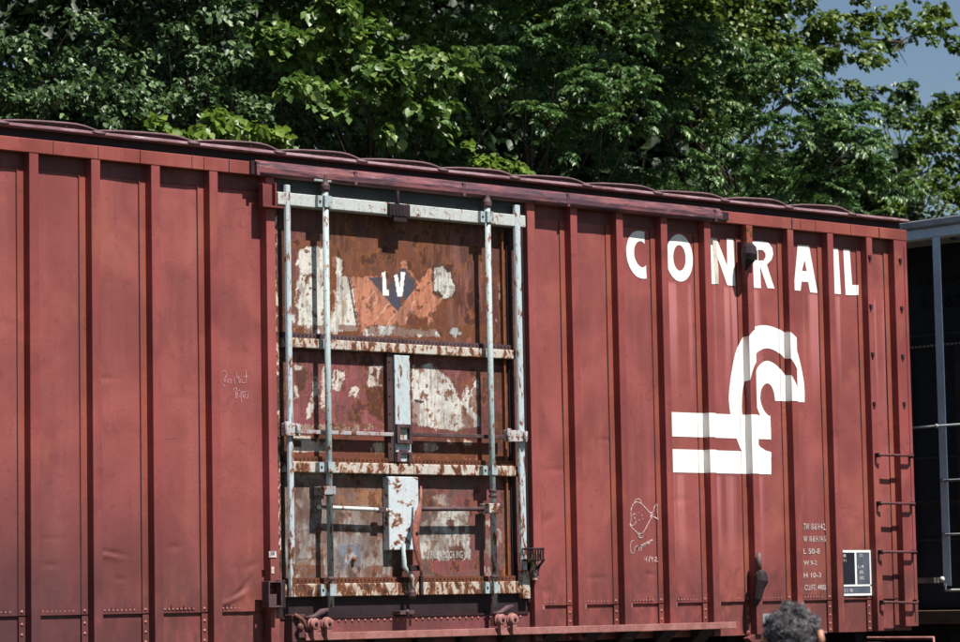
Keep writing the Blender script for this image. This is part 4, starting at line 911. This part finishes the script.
def arm(s, k=1.0, hand=True):
    c = [((0, 0, 1.30), (.13*k, .10*k)), ((.13*s, 0, 1.335), .065*k), ((.20*s, 0, 1.31), .055*k), ((.245*s, -.02, 1.04), .042*k), ((.25*s, .10, .84), .034*k)]
    if hand: c += [((.25*s, .125, .80), (.026, .018)), ((.25*s, .15, .75), (.036, .016))]
    return c
def fingers(s):
    o = []
    for i, (dx, L) in enumerate(((-.027, .030), (-.009, .036), (.009, .034), (.026, .026))):
        base = (.25*s, .15, .75); a = (.25*s+dx, .162, .722)
        o.append([(base, (.036, .016)), (a, .0095), ((a[0], a[1]+.006, a[2]-L), .0085), ((a[0], a[1]-.002, a[2]-L*1.8), .008), ((a[0], a[1]-.012, a[2]-L*2.4), .006)])
    o.append([((.25*s, .125, .80), (.026, .018)), ((.25*s-.030*s, .150, .775), .011), ((.25*s-.042*s, .168, .745), .0095), ((.25*s-.040*s, .178, .720), .007)])
    return o
torso = [((0, 0, .88), (.145, .105)), ((0, 0, 1.0), (.135, .10)), ((0, 0, 1.15), (.15, .11)), ((0, 0, 1.30), (.13, .10)), ((0, .005, 1.385), .062), ((0, .03, 1.43), .055), ((0, .045, 1.49), (.076, .09)), ((0, .045, 1.545), (.068, .085))]
def leg(s, k=1.0, foot=True):
    c = [((0, 0, .88), (.145*k, .105*k)), ((.085*s, 0, .80), .085*k), ((.10*s, .01, .46), .056*k), ((.105*s, -.02, .25), .050*k), ((.105*s, -.03, .09), .036*k)]
    if foot: c += [((.107*s, .02, .045), .040), ((.115*s, .13, .035), (.045, .026))]
    return c
body = skinfig('body', [torso, arm(1), arm(-1)]+fingers(1)+fingers(-1)+[leg(1), leg(-1)], M_skin)
skinfig('shirt', [[((0, 0, .84), (.165, .125)), ((0, 0, 1.0), (.155, .12)), ((0, 0, 1.15), (.168, .128)), ((0, 0, 1.30), (.148, .118)), ((0, .0, 1.375), (.082, .080)), ((0, .0, 1.435), (.080, .080)), ((0, -.005, 1.482), (.084, .082))], [((0, 0, 1.30), (.148, .118)), ((.13, 0, 1.335), .08), ((.205, 0, 1.31), .072), ((.24, -.015, 1.12), .062)], [((0, 0, 1.30), (.148, .118)), ((-.13, 0, 1.335), .08), ((-.205, 0, 1.31), .072), ((-.24, -.015, 1.12), .062)]], M_shirt)
skinfig('trousers', [[((0, 0, .98), (.15, .115)), ((0, 0, .88), (.158, .118))], leg(1, 1.15, False), leg(-1, 1.15, False)], M_jean)
for s in (1, -1):
    o = skinfig('shoe', [[((.105*s, -.03, .075), .048), ((.107*s, .02, .05), .048), ((.115*s, .15, .038), (.052, .036))]], M_dark)
    hc = Vector((HP.x, HP.y, GZ)) 
def face():
    mb = MB()
    for s in (1, -1):
        mb.dome((.031*s, .128, 1.505), .013, .006, (0, 1, 0), 10)
    return mb
def add_local(name, mb, mat_):
    me = bpy.data.meshes.new(name); me.from_pydata(mb.v, [], mb.f); me.polygons.foreach_set('use_smooth', [True]*len(mb.f)); me.materials.append(mat_)
    o = bpy.data.objects.new(name, me); COL.objects.link(o); o.parent = per; return o
add_local('eye', face(), mat_plain('eye_white', (.7, .7, .68), b=0))
add_local('nose', MB().tube([(0, .125, 1.51), (0, .148, 1.475), (0, .130, 1.465)], [.008, .015, .010], 8), M_skin)
add_local('mouth', MB().tube([(-.024, .122, 1.437), (0, .130, 1.434), (.024, .122, 1.437)], [.003, .006, .003], 6), mat_plain('lips', (.40, .13, .11), b=0))
for s in (1, -1): add_local('ear', MB().tube([(.080*s, .030, 1.520), (.098*s, .010, 1.522), (.102*s, .004, 1.498), (.090*s, .02, 1.468)], [.008, .014, .014, .008], 8), M_skin)
# curls
def mat_hair():
    t = NT('curly_grey_hair'); g = t.n.new('ShaderNodeNewGeometry'); r = t.n.new('ShaderNodeValToRGB'); t.L(g.outputs['Random Per Island'], r.inputs[0])
    e = r.color_ramp.elements; e[0].color = (.03, .028, .034, 1); e[1].color = (.36, .34, .35, 1); k = e.new(.5); k.color = (.065, .06, .068, 1); k = e.new(.8); k.color = (.14, .13, .14, 1)
    return t.done(r.outputs[0], .45, .4)
hb = MB(); hc = Vector((0, .025, 1.515)); R_ = (.084, .095, .093)
nb = 14
vs = []
for i in range(9):
    th = math.pi*.62*i/8
    for j in range(nb):
        ph = 2*math.pi*j/nb; q = 1+.06*math.sin(5*ph+3*i)
        vs.append(hc+Vector((R_[0]*math.sin(th)*math.cos(ph)*q, R_[1]*math.sin(th)*math.sin(ph)*q-.01, R_[2]*math.cos(th))))
hb.add(vs, [(i*nb+j, i*nb+(j+1) % nb, (i+1)*nb+(j+1) % nb, (i+1)*nb+j) for i in range(8) for j in range(nb)], True)
for k in range(3200):
    th = math.acos(random.uniform(-.30, 1)); ph = random.uniform(0, 2*math.pi)
    if math.sin(ph) > .55 and th > 1.15: continue
    if th > 1.45 and math.cos(ph) > .80: continue
    d = Vector((math.sin(th)*math.cos(ph), math.sin(th)*math.sin(ph), math.cos(th))); p0 = hc+Vector((d.x*R_[0], d.y*R_[1]-.01, d.z*R_[2]))
    lump = 1.5*(float(vnoise(np.array(ph*2.6+9), np.array(th*5.0+3), 5))-.5)*2; L = random.uniform(.007, .018)*(1+.45*lump); p0 = p0+d*.012*lump
    a = d.orthogonal().normalized(); q0 = 2.2*lump+random.uniform(-.9, .9)+2.0*ph; a = (a*math.cos(q0)+d.cross(a)*math.sin(q0)); bb = d.cross(a); rr = random.uniform(.005, .012); turn = random.uniform(.5, 1.15); pts = []
    for q in range(7):
        t_ = q/6; an = t_*2*math.pi*turn; pts.append(p0+d*(L*math.sin(t_*2.2))+a*((math.cos(an)-1)*rr+t_*.010)+bb*math.sin(an)*rr)
    w_ = random.uniform(.0010, .0020); hb.tube(pts, [w_*1.1, w_*1.2, w_*1.1, w_, w_*.8, w_*.5, w_*.2], 4, cap=False, flat=.6)
add_local('curly_hair', hb, mat_hair())
per.rotation_euler = (0, 0, math.radians(-50))
# ================================================================== TREES
def mat_leaf(name, cols, gloss=.42, trans=.35, tint=(.30, .45, .06)):
    t = NT(name); g = t.n.new('ShaderNodeNewGeometry'); r = t.n.new('ShaderNodeValToRGB'); t.L(g.outputs['Random Per Island'], r.inputs[0])
    e = r.color_ramp.elements; e[0].color = cols[0]+(1,); e[1].color = cols[-1]+(1,)
    for i, c_ in enumerate(cols[1:-1]): k = e.new((i+1)/(len(cols)-1)); k.color = c_+(1,)
    c = t.mix(t.ramp(t.noise(1.3, 3, .6), .4, .65, 0, .5), r.outputs[0], tuple(v*.7 for v in cols[1]))
    t.done(c, gloss, .5)
    tr = t.n.new('ShaderNodeBsdfTranslucent'); mx = t.n.new('ShaderNodeMixShader'); mx.inputs[0].default_value = trans
    tc = t.mix(1., c, tuple(tint), 'ADD') if False else t.mix(.5, c, tint); t.L(tc, tr.inputs[0])
    t.L(t.b.outputs[0], mx.inputs[1]); t.L(tr.outputs[0], mx.inputs[2]); t.L(mx.outputs[0], t.out.inputs[0]); return t.m
M_bark = mat_plain('bark', (.09, .065, .05), scale=12, rough=.9, b=.8)
def frame(d, roll):
    d = d/np.linalg.norm(d); a = np.cross(d, [0, 0, 1.]); a = np.array([1., 0, 0]) if np.linalg.norm(a) < .05 else a/np.linalg.norm(a); b_ = np.cross(a, d)
    c, s = math.cos(roll), math.sin(roll); return d, a*c+b_*s, -a*s+b_*c
def leaf_tris(base, d, n, L, Wd, shape):
    # base, direction, width direction -> vertices & tris ; 'n' is width axis
    up = np.cross(n, d)
    if shape == 'lance':
        V = [base, base+d*L*.4+n*Wd*.5+up*Wd*.12, base+d*L*.4-n*Wd*.5+up*Wd*.12, base+d*L-up*L*.12]; F = [(0, 1, 3), (0, 3, 2)]
    else:
        V = [base, base+d*L*.22+n*Wd*.42, base+d*L*.55+n*Wd*.5, base+d*L, base+d*L*.55-n*Wd*.5, base+d*L*.22-n*Wd*.42]
        V[1] = V[1]+up*Wd*.10; V[2] = V[2]+up*Wd*.12; V[4] = V[4]+up*Wd*.12; V[5] = V[5]+up*Wd*.10; V[3] = V[3]-up*L*.15
        F = [(0, 1, 2), (0, 2, 3), (0, 3, 4), (0, 4, 5)]
    return V, F
def spray(kind, rs):
    V, F = [], []
    def put(vf):
        n = len(V); V.extend(vf[0]); F.extend([tuple(i+n for i in f) for f in vf[1]])
    if kind == 'pinnate':
        for q in range(7):
            az = rs.uniform(-1.3, 1.3); el = rs.uniform(-.35, .55); L = rs.uniform(.30, .46); d0 = np.array([math.cos(az)*math.cos(el), math.sin(az)*math.cos(el), math.sin(el)])
            p = np.array([0., 0, 0]); n = 9
            side = np.cross(d0, [0, 0, 1.]); side /= np.linalg.norm(side)
            for k in range(n):
                t_ = k/n; d = d0+np.array([0, 0, -1.0])*t_*t_*.9; d /= np.linalg.norm(d); p = p+d*L/n
                if k < 1: continue
                for s in (1, -1):
                    ld = side*s*.85+d*.5+np.array([0, 0, -.30])+rs.normal(0, .12, 3); ld /= np.linalg.norm(ld)
                    w = np.cross(ld, np.array([0, 0, 1.])+rs.normal(0, .25, 3)); w /= np.linalg.norm(w); put(leaf_tris(p, ld, w, .105*(1-.35*t_), .034, 'lance'))
    else:
        cnt, L0, W0 = (30, .100, .085) if kind == 'broad' else (34, .078, .050)
        for q in range(cnt):
            p = np.array([abs(rs.normal(.18, .14)), rs.normal(0, .17), rs.normal(-.02, .12)])
            d = np.array([rs.normal(.5, .35), rs.normal(0, .6), rs.normal(-.35, .35)]); d /= np.linalg.norm(d)
            w = np.cross(d, np.array([0, 0, 1.])+rs.normal(0, .35, 3)); w /= np.linalg.norm(w); s = rs.uniform(.7, 1.2)
            put(leaf_tris(p, d, w, L0*s, W0*s, 'lance' if kind == 'small' and q % 2 else 'broad'))
    return np.array(V), np.array(F)
rs = np.random.RandomState(5)
def tight(kind, rs):                    # a compact bough-end spray: leaves overlapping, drooping from a short twig
    V, F = [], []
    def put(vf):
        n = len(V); V.extend(vf[0]); F.extend([tuple(i+n for i in f) for f in vf[1]])
    if kind == 'pinnate':
        for q in range(4):
            az = rs.uniform(-.9, .9); el = rs.uniform(-.2, .45); L = rs.uniform(.22, .34); d0 = np.array([math.cos(az)*math.cos(el), math.sin(az)*math.cos(el), math.sin(el)]); p = np.zeros(3)
            side = np.cross(d0, [0, 0, 1.]); side /= np.linalg.norm(side)
            for k in range(7):
                t_ = k/7; d = d0+np.array([0, 0, -1.1])*t_*t_; d /= np.linalg.norm(d); p = p+d*L/7
                for s in (1, -1):
                    ld = side*s*.8+d*.5+np.array([0, 0, -.45])+rs.normal(0, .10, 3); ld /= np.linalg.norm(ld)
                    w = np.cross(ld, np.array([0, -.3, 1.])+rs.normal(0, .18, 3)); w /= np.linalg.norm(w); put(leaf_tris(p, ld, w, .115*(1-.3*t_), .042, 'lance'))
    else:
        cnt, L0, W0 = (11, .115, .105) if kind == 'broad' else (15, .082, .056)
        for q in range(cnt):
            t_ = q/cnt; p = np.array([t_*.20, rs.normal(0, .045), -.10*t_*t_+rs.normal(0, .03)]); d = np.array([rs.normal(.5, .3), rs.normal(0, .6), rs.normal(-.55, .25)]); d /= np.linalg.norm(d)
            w = np.cross(d, np.array([0, 0, 1.])+rs.normal(0, .25, 3)); w /= np.linalg.norm(w); s = rs.uniform(.75, 1.2); put(leaf_tris(p, d, w, L0*s, W0*s, 'broad'))
    return np.array(V), np.array(F)
TPC = None
TPL = {k: [spray(k, rs) for _ in range(6)] for k in ('pinnate', 'broad', 'small')}
TPC = {k: [tight(k, rs) for _ in range(6)] for k in ('pinnate', 'broad', 'small')}
def tree(x, y, h, rx, ry, rz, cz, kind, ns, leafm, label, seed, name='tree', cat='tree', scale=1., lean=(0, 0), trunk_r=.22, group='trees behind the train', zmin=-1.0, clumps=(), roof=None, limbs=()):
    rs = np.random.RandomState(seed); root = thing(name, label, cat, (x, y, GZ), group)
    VV, FF = [], []; n0 = 0; tips = []
    c = np.array([lean[0], lean[1], cz-GZ])
    blobs = [(rs.normal(0, 1, 3), rs.uniform(.5, 1.0)) for _ in range(26)]; blobs = [(v/np.linalg.norm(v), w) for v, w in blobs]
    k = 0; tries = 0
    while k < ns and tries < ns*20:
        tries += 1
        v = rs.normal(0, 1, 3); v /= np.linalg.norm(v); core = rs.uniform() < .38
        lump = max((w*max(0, float(v@bv))**14 for bv, w in blobs))           # boughs: sprays sit where a bough reaches out
        r = (.62+.42*lump)*rs.uniform(.86, 1.03)
        if core: r = rs.uniform(.45, .72)
        elif rs.uniform() > .10+1.1*lump: continue
        if v[2] < zmin: continue
        p = c+np.array([v[0]*rx, v[1]*ry, v[2]*rz])*r
        if p[2] < .3: continue
        k += 1
        d = v*np.array([1, 1, .45])+rs.normal(0, .28, 3); d, a, b_ = frame(d, rs.normal(0, .35))
        if b_[2] < 0: a, b_ = -a, -b_
        V, F = TPL[kind][rs.randint(6)]; s = scale*rs.uniform(.75, 1.25)
        VV.append(p+(V[:, :1]*d+V[:, 1:2]*a+V[:, 2:3]*b_)*s); FF.append(F+n0); n0 += len(V); tips.append(p)
    def put(p, d, s, roll=.4, tp=TPL):
        nonlocal n0
        d, a, b_ = frame(d, rs.normal(0, roll))
        if b_[2] < 0: a, b_ = -a, -b_
        V, F = tp[kind][rs.randint(6)]; VV.append(p+(V[:, :1]*d+V[:, 1:2]*a+V[:, 2:3]*b_)*s); FF.append(F+n0); n0 += len(V)
    off = np.array([x, y, GZ])
    if roof:                                                              # out-of-view upper crown, added to shade the leaves below
        for q in range(int(900*roof[3]/2.5)):
            v = rs.normal(0, 1, 3); v /= np.linalg.norm(v); r = rs.uniform(.3, 1.0)**.5
            p = np.array(roof[:3])-off+v*np.array(roof[3:])*r; put(p, v+rs.normal(0, .4, 3), 1.9)
    for (ax, ay, az, ar) in clumps:                                       # leafy bough ends standing out of the crown
        cc = np.array([ax, ay, az])-off
        sub = [cc+rs.normal(0, .62, 3)*np.array([ar, ar*.8, ar*.7]) for _ in range(max(1, int(round((ar/.10)**1.25))))]
        for sc in sub:                                                    # several leafy tufts make one bough
            for q in range(rs.randint(7, 13) if kind != 'pinnate' else rs.randint(4, 8)):
                g_ = rs.normal(0, 1, 3); p = sc+g_*np.array([.085, .07, .05]); put(p, np.array([g_[0]*.45+rs.normal(0, .25), -.8, .05+g_[2]*.2]), min(scale, .9)*rs.uniform(.75, 1.1), .3, TPC)
    V = np.concatenate(VV); F = np.concatenate(FF)
    rawmesh('crown', V, F, leafm, (0, 0, 0), root)
    t = MB(); top = c+np.array([0, 0, rz*.3])
    t.tube([(0, 0, -.1), (c[0]*.3+rs.normal(0, .1), c[1]*.3, top[2]*.35), (c[0]*.7, c[1]*.7+rs.normal(0, .1), top[2]*.7), tuple(top)], [trunk_r*1.25, trunk_r, trunk_r*.7, trunk_r*.3], 9)
    for q in range(14 if tips else 0):
        e = tips[rs.randint(len(tips))]; s0 = rs.uniform(.35, .95); st = np.array([c[0]*.7, c[1]*.7, top[2]*s0*.9]); st[2] = min(st[2], e[2])
        md = (st+e)/2+rs.normal(0, .2, 3)+np.array([0, 0, .3]); t.tube([tuple(st), tuple(md), tuple(e)], [.05, .03, .008], 6)
    for (ax, ay, az, ar) in clumps:
        e = np.array([ax, ay, az])-off+np.array([0, ar*.3, -ar*.3]); st = np.array([c[0]*.6, c[1]*.6, max(.5, e[2]-1.1)])
        md = (st+e)/2+rs.normal(0, .12, 3)+np.array([0, 0, -.15]); r1 = min(.022, trunk_r*.5); far = np.linalg.norm(e[:2]-c[:2]) > 3.2
        if far and limbs: continue
        t.tube([tuple(st), tuple(md), tuple(e)], [r1, r1*.6, .004], 5)
    for p0, p1 in limbs:
        p0 = np.array(p0); p1 = np.array(p1); md = (p0+p1)/2+rs.normal(0, .06, 3); ln = [np.array([c[0]*.7, c[1]*.7, p0[2]-1.5])]+[p0+(p1-p0)*q/7+rs.normal(0, .07, 3)*(q < 7)+np.array([0, 0, .12*math.sin(q*.45)]) for q in range(8)]
        t.tube([tuple(v_) for v_ in ln], [.055, .035, .03, .025, .02, .016, .012, .008, .004], 6)
        for q in range(8):
            s_ = p0+(p1-p0)*rs.uniform(.2, .95); t.tube([tuple(s_), tuple(s_+rs.normal(0, .13, 3))], [.012, .003], 4)
    bk = MB(); me = bpy.data.meshes.new('trunk'); me.from_pydata(t.v, [], t.f); me.polygons.foreach_set('use_smooth', [True]*len(t.f)); me.materials.append(M_bark)
    o = bpy.data.objects.new('trunk', me); COL.objects.link(o); o.parent = root
    return root
G0 = mat_leaf('leaf_shaded_dark', [(.012, .026, .009), (.018, .036, .012), (.028, .052, .018), (.04, .07, .025)], .5, .12, (.05, .10, .02))  # background leaves: shade between the trees put into a darker colour
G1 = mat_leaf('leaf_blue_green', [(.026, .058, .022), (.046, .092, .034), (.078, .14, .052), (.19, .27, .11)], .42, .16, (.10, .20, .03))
G2 = mat_leaf('leaf_maple', [(.050, .10, .026), (.085, .16, .038), (.13, .22, .055), (.25, .33, .09)], .42, .25, (.15, .30, .03))
G3 = mat_leaf('leaf_ailanthus', [(.036, .082, .030), (.062, .13, .044), (.10, .185, .062), (.20, .29, .09)], .42, .22, (.11, .26, .03))
G4 = mat_leaf('leaf_yellow_green', [(.038, .08, .018), (.070, .13, .028), (.11, .18, .04), (.22, .28, .07)], .45, .25, (.20, .28, .02))
G5 = mat_leaf('leaf_bright', [(.07, .13, .02), (.11, .19, .025), (.14, .23, .03), (.22, .29, .05)], .45, .3)
LC1 = [(18, 102, 24), (58, 96, 26), (98, 106, 24), (4, 88, 18), (120, 116, 18), (46, 76, 14), (20, 42, 9), (62, 62, 11), (98, 54, 9), (75, 20, 6), (-20, 70, 30), (-40, 20, 30)]
LC2 = [(128, 66, 8), (160, 100, 15), (168, 28, 8), (204, 62, 16), (215, 10, 15), (236, 92, 13), (190, 76, 12), (180, 112, 10), (222, 44, 10), (246, 118, 8), (137, 92, 9)]
LC3 = [(280, 50, 24), (264, 20, 19), (318, 16, 22), (350, 44, 30), (372, 22, 20), (400, 62, 26), (434, 76, 18), (430, 48, 16), (380, 80, 18), (338, 74, 20), (300, 84, 12), (400, 96, 15), (440, 112, 10), (330, 110, 9), (420, 130, 8), (380, 122, 8)]
LC4 = [(462, 20, 15), (490, 62, 18), (520, 76, 14), (528, 40, 8), (560, 60, 22), (592, 86, 20), (622, 76, 22), (642, 96, 18), (534, 112, 9), (566, 116, 9), (604, 118, 9), (575, 22, 16), (500, 8, 13), (620, 36, 16), (634, 130, 7), (548, 148, 5)]
LC5 = [(668, 34, 18), (676, 70, 20), (700, 56, 24), (722, 84, 24), (690, 98, 20), (742, 64, 24), (762, 88, 26), (798, 98, 26), (822, 128, 24), (848, 148, 22), (772, 124, 22), (730, 120, 20), (702, 132, 16), (742, 164, 20), (766, 186, 16), (840, 184, 16), (866, 132, 18), (876, 166, 18), (800, 154, 18), (815, 186, 12), (712, 172, 12), (690, 160, 10), (850, 112, 16), (785, 70, 18), (880, 196, 12), (665, 120, 10)]
LC6 = [(900, 150, 15), (925, 140, 18), (948, 150, 18), (905, 182, 16), (930, 190, 18), (955, 190, 18), (912, 120, 12), (948, 118, 14), (886, 206, 10), (870, 180, 10), (975, 160, 25), (1000, 180, 25)]
def at(lst, y0, dy, seed):
    r_s = np.random.RandomState(seed); o = []
    for a, b_, r in lst:
        y = y0+r_s.uniform(-dy, dy); x, z = B(a, b_, y); o.append((x, y, z, r/3000*math.hypot(x-CX, y-CY)))
    return o
tree(4.4, 8.5, 0, 3.0, 1.3, 4.4, 3.2, 'small', 760, G1, 'dark small-leaved tree above the left end of the boxcar roof', 21, 'dark_tree', clumps=at(LC1, 4.9, .35, 1), roof=(3.6, 6.9, 7.9, 3.4, 2.4, .8))
tree(7.6, 8.6, 0, 2.2, 1.4, 5.0, 3.6, 'small', 640, G1, 'dark glossy-leaved tree between the leftmost tree and the maple over the door', 22, 'dark_tree', clumps=at(LC2, 5.1, .4, 2), roof=(6.8, 7.0, 8.3, 2.8, 2.4, .8))
tree(10.2, 8.6, 0, 2.2, 1.4, 5.2, 3.8, 'broad', 640, G2, 'bright green maple with broad leaves above the pale boxcar door', 23, 'maple_tree', scale=.9, clumps=at(LC3, 5.2, .4, 3), roof=(9.2, 7.1, 8.7, 2.5, 2.4, .8))
tree(12.9, 8.9, 0, 2.4, 1.4, 5.4, 3.8, 'pinnate', 560, G3, 'dark feathery-leaved tree above the middle of the boxcar roof', 24, 'feathery_tree', scale=.85, clumps=at(LC4, 5.5, .4, 4), roof=(12.0, 7.3, 9.1, 2.7, 2.4, .8))
tree(17.3, 9.6, 0, 2.8, 1.8, 4.5, 2.4, 'pinnate', 1500, G3, 'large rounded feathery-leaved tree rising above the word CONRAIL', 25, 'feathery_tree', scale=.85, clumps=at(LC5, 7.2, .6, 5))
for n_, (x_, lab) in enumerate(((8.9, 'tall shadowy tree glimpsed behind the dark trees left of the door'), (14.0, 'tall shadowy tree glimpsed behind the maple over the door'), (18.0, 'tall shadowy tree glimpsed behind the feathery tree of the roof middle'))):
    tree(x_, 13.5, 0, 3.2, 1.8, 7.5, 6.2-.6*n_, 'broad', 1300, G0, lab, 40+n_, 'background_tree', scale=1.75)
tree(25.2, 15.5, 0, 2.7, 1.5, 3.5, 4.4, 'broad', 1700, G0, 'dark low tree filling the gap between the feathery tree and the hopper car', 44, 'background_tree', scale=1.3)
T5x, T5y = 18.6, 12.0
def rel(px, py, y): x, z = B(px, py, y); return (x-T5x, y-T5y, z-GZ)
LC7 = [(700, 10, 22), (735, 25, 22), (770, 20, 24), (800, 40, 22), (790, 12, 22), (830, 18, 20), (815, 62, 18), (850, 36, 17), (788, 66, 16), (880, 14, 16), (770, 48, 16), (905, 26, 12), (918, 24, 9), (930, 30, 9), (942, 36, 9), (893, 34, 9), (954, 42, 9), (932, 10, 10), (870, 55, 9), (842, 80, 9), (860, 8, 14), (822, 92, 9), (650, 10, 20), (680, -5, 20), (915, -10, 14), (800, -20, 30), (850, -25, 26)]
tree(T5x, T5y, 0, 2.9, 1.6, 3.4, 8.4, 'broad', 1300, G4, 'tall yellow-green tree whose branches reach right across the blue sky', 28, 'tall_tree', scale=.8, zmin=-.7, lean=(-.6, 0), clumps=at(LC7, 11.2, .5, 7), limbs=[(rel(740, 60, 11.6), rel(950, 38, 11.2)), (rel(760, 120, 11.6), rel(848, 48, 11.2)), (rel(760, 95, 11.6), rel(812, 78, 11.2))])
tree(27.8, 16.0, 0, 3.4, 1.8, 4.4, 3.3, 'broad', 1000, G4, 'low yellow-green tree beyond the hopper car roof', 29, 'leafy_tree', scale=.8, clumps=at(LC6, 14.0, .5, 8))
LC8 = [(872, 92, 7), (882, 108, 8), (898, 98, 8), (905, 88, 6), (893, 120, 10), (955, 100, 12), (935, 100, 10), (925, 112, 9), (975, 80, 16), (990, 110, 20), (862, 100, 5), (915, 104, 6)]
tree(31.5, 18.5, 0, 1.6, 1.4, 1.6, 6.0, 'broad', 90, G1, 'dark thin-crowned tree against the sky above the hopper car', 30, 'leafy_tree', trunk_r=.1, clumps=at(LC8, 17.5, .4, 9))
tree(5.4, 5.1, 0, 1.3, .6, .6, 2.9, 'broad', 6, G5, 'bright lime-green sapling just above the boxcar roof left of the door', 31, 'sapling', 'sapling', trunk_r=.04, group='saplings behind the roof', clumps=at([(208, 134, 4), (226, 124, 5), (238, 131, 4), (268, 141, 4), (150, 128, 3), (182, 134, 3)], 4.6, .2, 10))
tree(10.6, 5.2, 0, .7, .6, .5, 3.0, 'broad', 5, G5, 'small lime-green sapling peeping above the middle of the boxcar roof', 32, 'sapling', 'sapling', trunk_r=.04, group='saplings behind the roof', clumps=at([(482, 163, 3), (494, 167, 4)], 4.8, .2, 11))
